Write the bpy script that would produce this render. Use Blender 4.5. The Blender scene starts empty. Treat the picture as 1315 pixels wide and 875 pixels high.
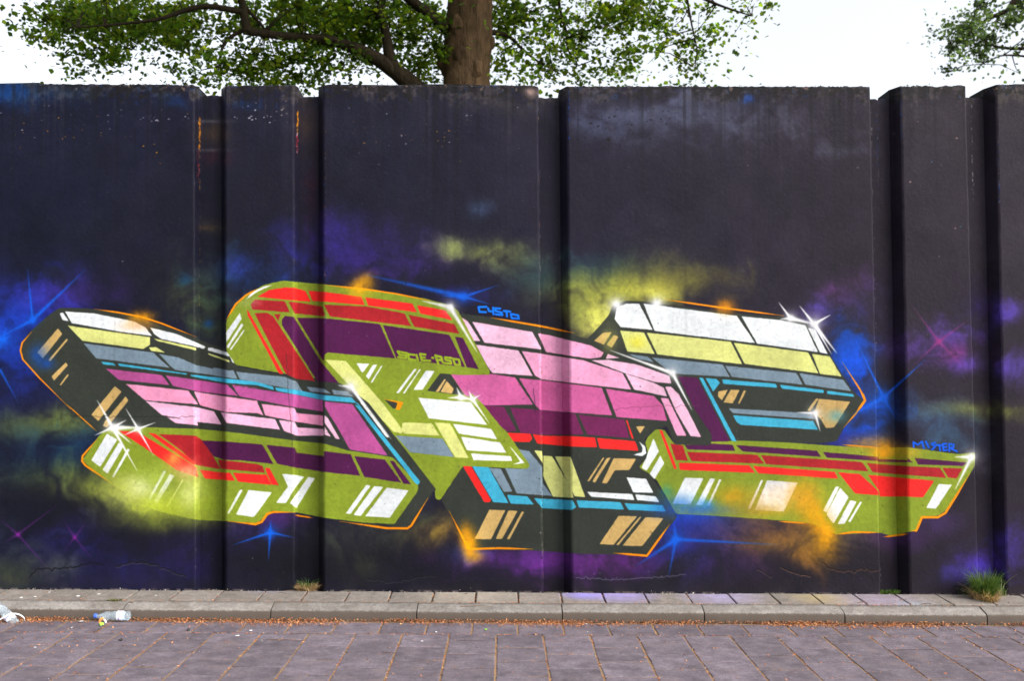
import bpy, bmesh, math, random
import numpy as np
from mathutils import Matrix, Vector, Quaternion

random.seed(7)
rng = np.random.default_rng(11)
SC = bpy.context.scene
COL = SC.collection

# ------------------------------------------------------------------ camera
F_PX, CX, CY = 1306.0, 657.5, 437.5          # focal length and centre in photo pixels (1315 x 875)
CAM_D, CAM_H = 7.37, 1.668                   # metres to the wall face (Y = 0), height over the road
YAW, PITCH = math.atan(12.5 / F_PX), math.atan(44.0 / F_PX)
FWD = Vector((math.sin(YAW) * math.cos(PITCH), math.cos(YAW) * math.cos(PITCH), math.sin(PITCH)))
RIGHT = Vector((math.cos(YAW), -math.sin(YAW), 0))
UP = RIGHT.cross(FWD)
CAMPOS = Vector((0, -CAM_D, CAM_H))
cam_data = bpy.data.cameras.new('camera')
cam_data.sensor_width = 36.0
cam_data.lens = 36.0 * F_PX / 1315.0
cam_data.clip_end = 2000
cam = bpy.data.objects.new('camera', cam_data)
COL.objects.link(cam)
m = Matrix((RIGHT, UP, -FWD)).transposed().to_4x4()
m.translation = CAMPOS
cam.matrix_world = m
SC.camera = cam
cam_data.dof.use_dof = True
cam_data.dof.focus_distance = 7.4
cam_data.dof.aperture_fstop = 2.4

# ------------------------------------------------------------------ sky, sun, exposure
SUN_EL, SUN_AZ = math.radians(36), math.radians(121)   # azimuth clockwise from +Y: along the wall, from the right
world = bpy.data.worlds.new('World')
SC.world = world
world.use_nodes = True
wn, wl = world.node_tree.nodes, world.node_tree.links
wn.clear()
sky = wn.new('ShaderNodeTexSky')
sky.sky_type = 'NISHITA'
sky.sun_disc = False
sky.sun_elevation = SUN_EL
sky.sun_rotation = SUN_AZ
sky.air_density = 1.0
sky.dust_density = 6.0
sky.ozone_density = 1.0
hsv = wn.new('ShaderNodeHueSaturation')
hsv.inputs['Saturation'].default_value = 0.30
bgn = wn.new('ShaderNodeBackground')
bgn.inputs['Strength'].default_value = 0.15
wo = wn.new('ShaderNodeOutputWorld')
wl.new(sky.outputs[0], hsv.inputs['Color'])
wl.new(hsv.outputs[0], bgn.inputs['Color'])
wl.new(bgn.outputs[0], wo.inputs[0])

sun_d = bpy.data.lights.new('sun', 'SUN')
sun_d.energy = 0.7
sun_d.angle = math.radians(35)
sun_d.color = (1.0, 0.95, 0.88)
sun = bpy.data.objects.new('sun', sun_d)
COL.objects.link(sun)
sdir = Vector((math.sin(SUN_AZ) * math.cos(SUN_EL), math.cos(SUN_AZ) * math.cos(SUN_EL), math.sin(SUN_EL)))
sun.rotation_euler = sdir.to_track_quat('Z', 'Y').to_euler()
sun.location = (6, -10, 9)

SC.view_settings.view_transform = 'Standard'
SC.view_settings.look = 'None'
SC.view_settings.gamma = 1.0
SC.view_settings.exposure = 1.45
SC.view_settings.use_curve_mapping = False
SC.cycles.max_bounces = 8
SC.cycles.transparent_max_bounces = 8

# ------------------------------------------------------------------ helpers
def ray(px, py):
    return (FWD * F_PX + RIGHT * (px - CX) - UP * (py - CY)).normalized()

def on_y(px, py, y=0.0):
    d = ray(px, py)
    return CAMPOS + d * ((y - CAMPOS.y) / d.y)

def on_z(px, py, z=0.0):
    d = ray(px, py)
    return CAMPOS + d * ((z - CAMPOS.z) / d.z)

def at_depth(px, py, depth):
    return on_y(px, py, depth - CAM_D)

def tag(o, label=None, cat=None, group=None, kind=None):
    if label: o['label'] = label
    if cat: o['category'] = cat
    if group: o['group'] = group
    if kind: o['kind'] = kind
    return o

def link(o, parent=None):
    COL.objects.link(o)
    if parent is not None:
        o.parent = parent
    return o

def empty(name, loc=(0, 0, 0), parent=None):
    o = bpy.data.objects.new(name, None)
    o.empty_display_size = 0.1
    o.location = loc
    return link(o, parent)

def mesh_obj(name, verts, faces, mat=None, parent=None, smooth=False):
    me = bpy.data.meshes.new(name)
    me.from_pydata([tuple(v) for v in verts], [], faces)
    if mat is not None:
        for mm in (mat if isinstance(mat, (list, tuple)) else [mat]):
            me.materials.append(mm)
    if smooth:
        me.polygons.foreach_set('use_smooth', [True] * len(me.polygons))
    me.update()
    return link(bpy.data.objects.new(name, me), parent)

def tris_obj(name, V, T, mat, parent=None, cols=None, smooth=False):
    """big triangle meshes straight from numpy arrays; cols = one colour per triangle"""
    me = bpy.data.meshes.new(name)
    n, t = len(V), len(T)
    me.vertices.add(n); me.loops.add(3 * t); me.polygons.add(t)
    me.vertices.foreach_set('co', np.asarray(V, np.float32).ravel())
    me.loops.foreach_set('vertex_index', np.asarray(T, np.int32).ravel())
    me.polygons.foreach_set('loop_start', np.arange(0, 3 * t, 3, dtype=np.int32))
    if smooth:
        me.polygons.foreach_set('use_smooth', np.ones(t, bool))
    me.update(calc_edges=True)
    if cols is not None:
        ca = me.color_attributes.new('col', 'FLOAT_COLOR', 'CORNER')
        c4 = np.ones((3 * t, 4), np.float32)
        c4[:, :3] = np.repeat(np.asarray(cols, np.float32), 3, axis=0)
        ca.data.foreach_set('color', c4.ravel())
    me.materials.append(mat)
    return link(bpy.data.objects.new(name, me), parent)

def tube(path, radii, sides=10, wob=0.0, cap=True, seed=0):
    """tapered tube along a polyline; returns verts, faces"""
    r = random.Random(seed)
    P = [Vector(p) for p in path]
    V, Fc = [], []
    prev = None
    for i, p in enumerate(P):
        t = (P[min(i + 1, len(P) - 1)] - P[max(i - 1, 0)]).normalized()
        if prev is None:
            a = t.orthogonal().normalized()
        else:
            a = (prev - t * prev.dot(t)).normalized()
        prev = a
        b = t.cross(a)
        for k in range(sides):
            ang = 2 * math.pi * k / sides
            rr = radii[i] * (1 + wob * (r.random() - 0.5))
            V.append(p + (a * math.cos(ang) + b * math.sin(ang)) * rr)
    for i in range(len(P) - 1):
        for k in range(sides):
            k2 = (k + 1) % sides
            Fc.append((i * sides + k, i * sides + k2, (i + 1) * sides + k2, (i + 1) * sides + k))
    if cap:
        Fc.append(tuple(range(sides))[::-1])
        Fc.append(tuple((len(P) - 1) * sides + k for k in range(sides)))
    return V, Fc

def resample(path, radii, n):
    """smooth Catmull-Rom resampling of a path with radii"""
    P = [Vector(p) for p in path]
    out, rad = [], []
    segs = len(P) - 1
    for i in range(n + 1):
        u = i / n * segs
        s = min(int(u), segs - 1); t = u - s
        p0, p1, p2, p3 = P[max(s - 1, 0)], P[s], P[s + 1], P[min(s + 2, segs)]
        out.append(0.5 * ((2 * p1) + (p2 - p0) * t + (2 * p0 - 5 * p1 + 4 * p2 - p3) * t * t + (3 * p1 - p0 - 3 * p2 + p3) * t ** 3))
        rad.append(radii[s] * (1 - t) + radii[s + 1] * t)
    return out, rad

def srgb2lin(c):
    c = np.asarray(c, np.float32)
    return np.where(c <= 0.04045, c / 12.92, ((np.maximum(c, 0.04045) + 0.055) / 1.055) ** 2.4)

def lin2srgb(c):
    c = np.asarray(c, np.float32)
    return np.where(c <= 0.0031308, c * 12.92, 1.055 * np.maximum(c, 0.0031308) ** (1 / 2.4) - 0.055)

# material node helpers
def new_mat(name):
    mt = bpy.data.materials.new(name)
    mt.use_nodes = True
    nt = mt.node_tree
    bs = nt.nodes['Principled BSDF']
    return mt, nt, bs

def nd(nt, typ, **kw):
    n = nt.nodes.new(typ)
    for k, v in kw.items():
        if k in n.inputs: n.inputs[k].default_value = v
        else: setattr(n, k, v)
    return n

def noise(nt, scale, detail=4, rough=0.55, vec=None):
    n = nd(nt, 'ShaderNodeTexNoise')
    n.inputs['Scale'].default_value = scale
    n.inputs['Detail'].default_value = detail
    n.inputs['Roughness'].default_value = rough
    if vec is not None: nt.links.new(vec, n.inputs['Vector'])
    return n

def ramp(nt, fac, stops):
    r = nd(nt, 'ShaderNodeValToRGB')
    el = r.color_ramp.elements
    while len(el) < len(stops): el.new(0.5)
    for e, (p, c) in zip(el, stops):
        e.position = p
        e.color = (*c, 1) if len(c) == 3 else c
    nt.links.new(fac, r.inputs['Fac'])
    return r

def mixc(nt, fac, a, b, mode='MIX'):
    mx = nd(nt, 'ShaderNodeMix', data_type='RGBA', blend_type=mode)
    for sock, v in ((mx.inputs[0], fac), (mx.inputs[6], a), (mx.inputs[7], b)):
        if isinstance(v, (int, float)): sock.default_value = v
        elif isinstance(v, tuple): sock.default_value = (*v, 1)
        else: nt.links.new(v, sock)
    return mx.outputs[2]

def mth(nt, op, a, b=None, c=None, clamp=False):
    n = nd(nt, 'ShaderNodeMath', operation=op, use_clamp=clamp)
    for i, v in enumerate((a, b, c)):
        if v is None: continue
        if isinstance(v, (int, float)): n.inputs[i].default_value = v
        else: nt.links.new(v, n.inputs[i])
    return n.outputs[0]

def bump(nt, bs, height, strength=0.3, dist=0.01):
    b = nd(nt, 'ShaderNodeBump')
    b.inputs['Strength'].default_value = strength
    b.inputs['Distance'].default_value = dist
    nt.links.new(height, b.inputs['Height'])
    nt.links.new(b.outputs[0], bs.inputs['Normal'])
    return b

def pos(nt):
    return nd(nt, 'ShaderNodeNewGeometry').outputs['Position']
# ------------------------------------------------------------------ the mural: spray paint computed on a sheet in wall metres
PPM = 280
X0, X1, Z0, Z1 = -7.0, 7.0, -0.15, 3.85
CW, CH = int((X1 - X0) * PPM), int((Z1 - Z0) * PPM)
REG = {'A': (0, 330, .2515), 'B': (0, 520, .2515), 'C': (270, 330, .2515), 'D': (270, 520, .2515),
       'E': (540, 330, .2515), 'F': (540, 520, .2515), 'G': (820, 330, .2515), 'H': (820, 520, .2515),
       'I': (1000, 330, .2401), 'J': (1000, 530, .2401), 'X': (0, 0, 1.0),
       'S': (500, 440, .08003), 'Y': (600, 380, .0686), 'Z': (1150, 550, .08365)}
S_PX = PPM / 177.0                                  # sheet pixels per photo pixel

def px2c(px, py):
    p = on_y(px, py, 0.0)
    return ((p.x - X0) * PPM, (p.z - Z0) * PPM)

def pts(s):
    """'A 330,280 480,290 D 10,20' -> sheet coordinates"""
    out, reg = [], REG['X']
    for tok in s.split():
        if tok in REG: reg = REG[tok]
        else:
            a, b = tok.split(',')
            out.append(px2c(reg[0] + float(a) * reg[2], reg[1] + float(b) * reg[2]))
    return np.array(out, np.float32)

def vnoise(cell, seed, octaves=4):
    r = np.random.default_rng(seed)
    tot = np.zeros((CH, CW), np.float32); amp, asum = 1.0, 0.0
    for o in range(octaves):
        c = max(cell / 2 ** o, 1.0)
        gh, gw = int(CH / c) + 3, int(CW / c) + 3
        g = r.random((gh, gw)).astype(np.float32)
        yy, xx = np.arange(CH) / c, np.arange(CW) / c
        iy, ix = yy.astype(int), xx.astype(int)
        fy, fx = (yy - iy).astype(np.float32), (xx - ix).astype(np.float32)
        fy, fx = fy * fy * (3 - 2 * fy), fx * fx * (3 - 2 * fx)
        rows = g[iy] * (1 - fy)[:, None] + g[iy + 1] * fy[:, None]
        tot += amp * (rows[:, ix] * (1 - fx) + rows[:, ix + 1] * fx)
        asum += amp; amp *= 0.5
    return tot / asum

N_BIG, N_MID, N_FINE = vnoise(110, 1, 5), vnoise(36, 2, 4), vnoise(7, 3, 3)
IMG = np.zeros((CH, CW, 3), np.float32)
_wy, _wx = np.mgrid[0:CH, 0:CW]
_w1, _w2 = vnoise(70, 5, 3), vnoise(70, 6, 3)
N_WISP = N_MID[np.clip(_wy + ((_w1 - .5) * 120).astype(int), 0, CH - 1), np.clip(_wx + ((_w2 - .5) * 120).astype(int), 0, CW - 1)]
N_WISP = np.clip(.5 + (N_WISP - .5) * 1.25, 0, 1)

def blend(y0, y1, x0, x1, a, col):
    c = np.array(col, np.float32) / 255.0
    s = IMG[y0:y1, x0:x1]
    s += (c - s) * a[..., None]

def window(xmin, ymin, xmax, ymax, pad):
    x0, x1 = max(int(xmin - pad), 0), min(int(xmax + pad) + 2, CW)
    y0, y1 = max(int(ymin - pad), 0), min(int(ymax + pad) + 2, CH)
    if x1 <= x0 or y1 <= y0: return None
    yy, xx = np.mgrid[y0:y1, x0:x1].astype(np.float32)
    return y0, y1, x0, x1, xx, yy

def roundc(P, r):
    r *= S_PX
    out, n = [], len(P)
    for i in range(n):
        p, a, b = P[i], P[i - 1], P[(i + 1) % n]
        da, db = a - p, b - p
        la, lb = np.hypot(*da) + 1e-6, np.hypot(*db) + 1e-6
        ra, rb = min(r, la * .4), min(r, lb * .4)
        q0, q1 = p + da / la * ra, p + db / lb * rb
        for t in (0, .33, .67, 1):
            out.append(q0 * (1 - t) ** 2 + p * 2 * t * (1 - t) + q1 * t * t)
    return np.array(out, np.float32)

def segdist(xx, yy, a, b):
    d = b - a
    L = float(d @ d) + 1e-9
    t = np.clip(((xx - a[0]) * d[0] + (yy - a[1]) * d[1]) / L, 0, 1)
    return np.hypot(xx - a[0] - t * d[0], yy - a[1] - t * d[1]), t

def poly(s, col, r=1.6, feather=0.9, alpha=1.0):
    P = roundc(pts(s), r)
    w = window(P[:, 0].min(), P[:, 1].min(), P[:, 0].max(), P[:, 1].max(), 3)
    if w is None: return
    y0, y1, x0, x1, xx, yy = w
    ins = np.zeros(xx.shape, bool)
    cov = np.full(xx.shape, 1e9, np.float32)
    n = len(P)
    for i in range(n):
        a, b = P[i], P[(i + 1) % n]
        if a[1] != b[1]:
            m_ = (a[1] > yy) != (b[1] > yy)
            ins ^= m_ & (xx < (b[0] - a[0]) * (yy - a[1]) / (b[1] - a[1]) + a[0])
        bx0, bx1 = int(max(min(a[0], b[0]) - 4 - x0, 0)), int(min(max(a[0], b[0]) + 5 - x0, xx.shape[1]))
        by0, by1 = int(max(min(a[1], b[1]) - 4 - y0, 0)), int(min(max(a[1], b[1]) + 5 - y0, xx.shape[0]))
        if bx1 > bx0 and by1 > by0:
            d, _ = segdist(xx[by0:by1, bx0:bx1], yy[by0:by1, bx0:bx1], a, b)
            np.minimum(cov[by0:by1, bx0:bx1], d, out=cov[by0:by1, bx0:bx1])
    sd = np.where(ins, cov, -cov) + (N_FINE[y0:y1, x0:x1] - .5) * 1.1
    blend(y0, y1, x0, x1, np.clip(.5 + sd / (2 * feather), 0, 1) * alpha, col)

def stroke(s, col, w=2.0, alpha=1.0, soft=0.0, taper=False, P=None):
    P = pts(s) if P is None else P
    hw = w * S_PX / 2
    soft_c = max(soft * S_PX, .8)
    wd = window(P[:, 0].min(), P[:, 1].min(), P[:, 0].max(), P[:, 1].max(), hw + 3 * soft_c + 2)
    if wd is None: return
    y0, y1, x0, x1, xx, yy = wd
    best = np.full(xx.shape, -1e9, np.float32)
    n = len(P) - 1
    for i in range(n):
        d, t = segdist(xx, yy, P[i], P[i + 1])
        k = hw
        if taper:
            g = (i + t) / n
            k = hw * np.clip(np.minimum(g, 1 - g) * 5, .15, 1)
        np.maximum(best, k - d, out=best)
    blend(y0, y1, x0, x1, np.clip(.5 + best / (2 * soft_c), 0, 1) * alpha, col)

def glow(px, py, rx, ry, col, a, ang=0.0, nz=0.75):
    cx, cy = px2c(px, py)
    sx, sy = rx * S_PX * .85, ry * S_PX * .85
    R = max(sx, sy) * 2.6
    w = window(cx - R, cy - R, cx + R, cy + R, 0)
    if w is None: return
    y0, y1, x0, x1, xx, yy = w
    ca, sa = math.cos(ang), math.sin(ang)
    u = ((xx - cx) * ca + (yy - cy) * sa) / sx
    v = (-(xx - cx) * sa + (yy - cy) * ca) / sy
    n = N_BIG[y0:y1, x0:x1] * .35 + N_WISP[y0:y1, x0:x1] * .65
    fall = np.exp(-.5 * (u * u + v * v) * (1 + nz * 1.6 * (1 - 2 * n)))
    al = a * fall * np.clip(1 - nz + nz * np.clip((n - .28) * 3.0, 0, 1.25), 0, 1)
    if nz > .15: al *= np.clip(.72 + .5 * N_FINE[y0:y1, x0:x1], 0, 1.1)
    blend(y0, y1, x0, x1, np.clip(al, 0, 1), col)

def rayline(c, t, col, w, a, p=0.8):
    C, T = np.array(px2c(*c), np.float32), np.array(px2c(*t), np.float32)
    wd = window(min(C[0], T[0]), min(C[1], T[1]), max(C[0], T[0]), max(C[1], T[1]), w * S_PX * 2.5)
    if wd is None: return
    y0, y1, x0, x1, xx, yy = wd
    d, t_ = segdist(xx, yy, C, T)
    ww = w * S_PX * 1.2 * (1 - .72 * t_)
    blend(y0, y1, x0, x1, np.clip(a * (1 - t_) ** p * np.exp(-(d / ww) ** 2) * 1.25, 0, 1), col)

def rp(s):
    r, q = s.split(' ')
    a, b = q.split(',')
    return REG[r][0] + float(a) * REG[r][2], REG[r][1] + float(b) * REG[r][2]

def star(c, tips, col, w, a, core, p=.55, corecol=None, halo=.5):
    c = rp(c)
    if core:
        glow(c[0], c[1], core * 1.9, core * 1.9, col, halo, 0, 0.1)
    for t in tips.split(';'):
        t = t.strip()
        k = 1.0
        if '*' in t: t, k = t.split('*'); k = float(k)
        rayline(c, rp(t.strip()), col, w * k, a, p)
    if core:
        glow(c[0], c[1], core * .75, core * .75, corecol or col, 1.0, 0, 0.0)

# --- ground coat: black paint, uneven light painted in: navier left, browner right
gx = np.linspace(X0, X1, CW, dtype=np.float32)
t = np.clip((gx + 3.2) / 6.4, 0, 1)[None, :, None]
IMG[:] = (np.array((18, 21, 43), np.float32) * (1 - t) + np.array((40, 33, 46), np.float32) * t) / 255
IMG += ((N_BIG - .5) * .06 + (N_MID - .5) * .035 + (N_FINE - .5) * .03)[..., None]
np.clip(IMG, .015, 1, out=IMG)

BLUE, PURP = (30, 42, 160), (84, 48, 140)
NEB = [(30, 415, 45, 40, (22, 50, 185), .85), (62, 390, 50, 25, (42, 42, 150), .55), (15, 440, 26, 36, (20, 90, 215), .6),
 (28, 485, 40, 40, BLUE, .45), (105, 378, 60, 16, PURP, .4), (20, 550, 50, 14, (92, 105, 52), .6), (84, 545, 35, 16, (140, 150, 58), .75),
 (110, 575, 50, 24, (12, 50, 98), .75), (60, 590, 60, 25, (14, 45, 80), .5), (92, 612, 50, 18, (120, 130, 55), .6),
 (45, 710, 60, 32, (34, 30, 105), .4), (100, 700, 45, 25, (40, 32, 115), .45), (20, 735, 35, 20, (76, 86, 48), .7), (85, 725, 16, 11, (86, 96, 76), .6),
 (200, 735, 70, 22, (34, 28, 100), .4), (238, 700, 24, 34, (46, 32, 100), .4), (10, 690, 25, 30, (40, 50, 60), .5),
 (240, 370, 30, 30, (84, 94, 52), .65), (270, 370, 20, 40, (80, 96, 64), .7), (265, 420, 18, 20, (62, 82, 52), .6), (238, 358, 9, 8, (10, 75, 140), .7),
 (268, 415, 5, 4, (10, 70, 150), .9), (320, 352, 50, 24, (18, 72, 130), .7), (310, 345, 25, 14, (52, 52, 160), .6), (365, 320, 20, 30, (48, 42, 140), .55),
 (430, 310, 25, 30, (62, 48, 165), .7), (465, 332, 60, 20, (44, 32, 110), .6), (530, 342, 60, 18, (60, 38, 120), .6), (480, 300, 40, 20, (55, 40, 120), .4),
 (585, 320, 14, 12, (160, 172, 112), .75), (625, 325, 40, 11, (138, 148, 84), .75), (665, 337, 30, 14, (126, 136, 82), .6), (700, 365, 26, 22, (104, 112, 66), .6),
 (690, 350, 30, 20, (20, 62, 98), .5), (615, 270, 11, 9, (78, 108, 148), .5), (600, 380, 30, 10, (40, 46, 170), .6),
 (770, 350, 35, 20, (18, 72, 102), .6), (830, 350, 60, 18, (96, 100, 62), .65), (760, 400, 26, 26, (200, 206, 92), .95), (740, 390, 14, 22, (172, 182, 82), .85),
 (800, 372, 46, 14, (176, 180, 72), .85), (770, 420, 19, 24, (230, 230, 116), .95), (840, 376, 26, 12, (220, 220, 92), .95), (890, 362, 50, 14, (112, 106, 52), .65),
 (1070, 372, 18, 12, (102, 58, 122), .7), (1050, 396, 14, 10, (90, 70, 170), .75), (1100, 365, 20, 18, (92, 54, 102), .6), (1110, 400, 25, 30, (62, 52, 128), .5),
 (1060, 420, 25, 18, (62, 46, 118), .5), (1190, 450, 32, 14, (106, 70, 178), .85), (1215, 430, 24, 16, (100, 70, 170), .85), (1240, 467, 20, 10, (116, 80, 208), .85),
 (1225, 455, 18, 10, (150, 60, 138), .7), (1295, 398, 22, 12, (106, 80, 198), .75), (1300, 475, 20, 15, (100, 74, 190), .75), (1260, 400, 25, 25, (50, 30, 125), .4),
 (1235, 526, 28, 7, (140, 144, 64), .75), (1285, 530, 25, 9, (122, 130, 54), .65), (1200, 545, 40, 24, (58, 84, 118), .8), (1215, 568, 30, 15, (64, 94, 122), .7),
 (1260, 725, 32, 13, (80, 54, 180), .85), (1300, 700, 20, 25, (80, 60, 180), .8), (1240, 737, 30, 9, (76, 66, 170), .6), (1200, 670, 30, 12, (78, 54, 118), .5),
 (1090, 455, 17, 28, (12, 92, 228), .95), (1105, 482, 14, 28, (12, 84, 228), .95), (1083, 428, 15, 15, (10, 62, 148), .8), (1112, 522, 30, 14, (8, 92, 240), .9),
 (1090, 545, 30, 20, (14, 84, 218), .9), (1075, 566, 36, 9, (36, 42, 150), .8), (640, 722, 60, 14, (88, 38, 122), .85), (700, 718, 60, 14, (92, 44, 132), .85),
 (780, 722, 60, 13, (108, 44, 130), .75), (600, 712, 18, 12, (76, 98, 200), .75), (560, 680, 25, 14, (170, 132, 52), .85), (545, 665, 16, 10, (84, 104, 66), .75),
 (490, 680, 60, 18, (78, 84, 64), .6), (430, 690, 25, 22, (66, 72, 64), .6), (470, 730, 20, 10, (64, 70, 54), .5), (350, 665, 40, 9, (88, 44, 120), .75),
 (330, 682, 40, 15, (62, 48, 130), .5), (870, 668, 50, 14, (20, 76, 220), .95), (920, 690, 70, 22, (42, 36, 130), .7), (880, 700, 30, 25, (30, 42, 140), .7),
 (1010, 690, 60, 24, (132, 92, 42), .8), (1040, 712, 30, 14, (180, 128, 32), .8), (1085, 690, 35, 14, (92, 92, 76), .6), (1150, 690, 40, 14, (80, 44, 110), .6),
 (950, 722, 60, 18, (64, 38, 98), .5)]
for g in [(150, 690, 150, 50, .6), (330, 715, 90, 40, .55), (480, 720, 110, 35, .6), (700, 745, 160, 25, .55), (60, 640, 70, 40, .55), (950, 735, 130, 30, .45), (560, 370, 90, 30, .4), (160, 370, 90, 40, .4), (1200, 620, 70, 60, .35), (1180, 720, 80, 40, .35), (330, 270, 150, 60, .3)]:
    glow(g[0], g[1], g[2], g[3], (13, 12, 17), g[4], 0, .3)         # fresh black coat round the letters
for g in NEB:
    lum_ = sum(g[4]) / 3
    glow(*g[:5], min(g[5] * (.92 if lum_ < 110 else 1.1), 1), 0, .65 if lum_ < 130 else .4)

WH, LI, GB, CY_ = (238, 244, 248), (222, 226, 142), (126, 146, 162), (72, 178, 212)
MA, PK, PL = (184, 88, 152), (248, 166, 204), (248, 194, 226)
P3, P3B, M3 = (248, 200, 228), (244, 172, 210), (208, 104, 162)
PU, MR, RE, DR = (80, 24, 74), (112, 36, 86), (246, 46, 44), (170, 36, 44)
TN, OL, DK, OR = (206, 174, 112), (136, 154, 48), (52, 57, 51), (248, 148, 8)

# --- letter 4, olive base
poly('H 0,320 40,175 85,125 130,130 180,200 380,190 520,175 900,205 1050,215 J 530,190 690,188 960,225 1048,215 1048,285 1000,370 890,530 850,555 770,558 740,635 700,640 600,662 540,645 300,655 H 1000,660 870,605 480,575 190,560 90,385 30,345', OL, 3)
# letter 4, dark body
poly('E 830,440 890,380 960,300 980,250 1050,225 1140,230 G 500,290 740,308 860,340 960,480 1095,690 1150,735 1130,780 1050,870 H 1010,190 900,200 520,185 380,190 200,100 G 0,600', DK, 4)
CELLS4 = [(WH, 'E 1000,260 1050,240 1115,240 1185,375 1020,360 990,320'), (WH, 'G 25,240 500,302 595,442 80,380'), (WH, 'G 525,305 730,325 850,350 915,488 605,445'),
 (WH, 'G 865,365 900,370 965,498 925,490'), (LI, 'E 1018,378 1140,388 1195,498 1055,485'), (LI, 'G 40,388 470,435 528,550 95,500'), (LI, 'G 485,440 865,490 918,597 540,548'),
 (LI, 'G 885,497 975,510 1035,612 925,600'), (GB, 'E 1060,498 1160,512 1190,540 1110,522'), (GB, 'G 0,508 45,515 62,532 0,520'), (GB, 'G 65,515 430,552 465,615 170,598'),
 (GB, 'G 440,557 805,595 838,655 475,615'), (GB, 'G 820,595 1045,630 1085,688 850,655'), (PU, 'G 200,612 298,618 H 465,188 375,190 370,150 G 290,790'),
 (CY_, 'G 308,618 328,620 H 500,190 475,187'), (CY_, 'G 340,620 395,625 415,645 380,690'), (CY_, 'G 425,627 700,650 708,670 550,660 430,650'), (CY_, 'G 720,655 945,682 945,698 730,675'),
 (CY_, 'G 960,685 1095,703 1100,717 962,702'), (TN, 'G 405,690 455,680 425,735 405,715'), (TN, 'G 470,680 515,682 480,750 432,745'), (TN, 'G 535,685 548,685 515,753 507,750'),
 (TN, 'G 905,725 918,727 875,790 860,787'), (TN, 'G 920,727 1080,742 1000,870 H 985,120 955,120 G 930,830 895,800'), (GB, 'H 460,20 880,45 900,75 480,45'),
 (CY_, 'H 480,55 890,85 915,130 520,105 500,90'), (TN, 'E 885,430 930,390 975,385 935,450'), (TN, 'E 950,450 985,400 1010,410 975,465'),
 (PU, 'H 235,208 360,200 480,207 492,238 250,230'), (PU, 'H 495,208 910,237 930,268 530,240'), (PU, 'H 940,243 1225,268 1225,290 960,272'),
 (PU, 'J 530,250 690,258 690,268 530,266'), (PU, 'J 688,245 716,270 690,266'), (PU, 'J 725,245 1005,270 985,288 745,280'),
 (DR, 'H 160,200 225,210 250,288 190,285'), (DR, 'H 245,243 605,258 640,303 270,290'), (DR, 'H 625,260 1140,295 1172,342 650,305'),
 (DR, 'J 470,272 530,278 690,290 860,298 895,352 540,325 500,320'), (DR, 'J 875,298 980,302 950,355 905,350'),
 (RE, 'H 105,130 120,135 195,330 180,330'), (RE, 'H 205,298 565,312 592,350 210,335'), (RE, 'H 585,315 1000,345 1018,380 610,352'),
 (RE, 'H 1018,347 1130,357 1225,445 1225,465 1105,455'), (RE, 'J 475,335 690,355 830,367 770,457 690,452 540,452 535,420'),
 (WH, 'H 75,173 103,240 40,340 15,325'), (WH, 'H 110,262 130,300 80,382 55,355'), (WH, 'H 235,375 330,378 265,510 172,508'), (WH, 'H 365,378 390,380 325,515 292,515'),
 (WH, 'H 410,383 422,385 360,520 348,518'), (WH, 'H 625,385 635,388 570,535 557,532'), (WH, 'H 655,388 812,400 740,548 592,540'), (WH, 'H 1005,420 1025,420 960,552 940,545'),
 (WH, 'H 1028,425 1072,475 995,610 962,570 960,555'), (WH, 'H 1080,490 1112,497 1052,610 1015,612'), (WH, 'H 1130,497 1140,500 1080,602 1070,598'), (WH, 'J 855,385 925,388 840,517 788,513')]
for c, s in CELLS4: poly(s, c, 1.2)

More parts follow.
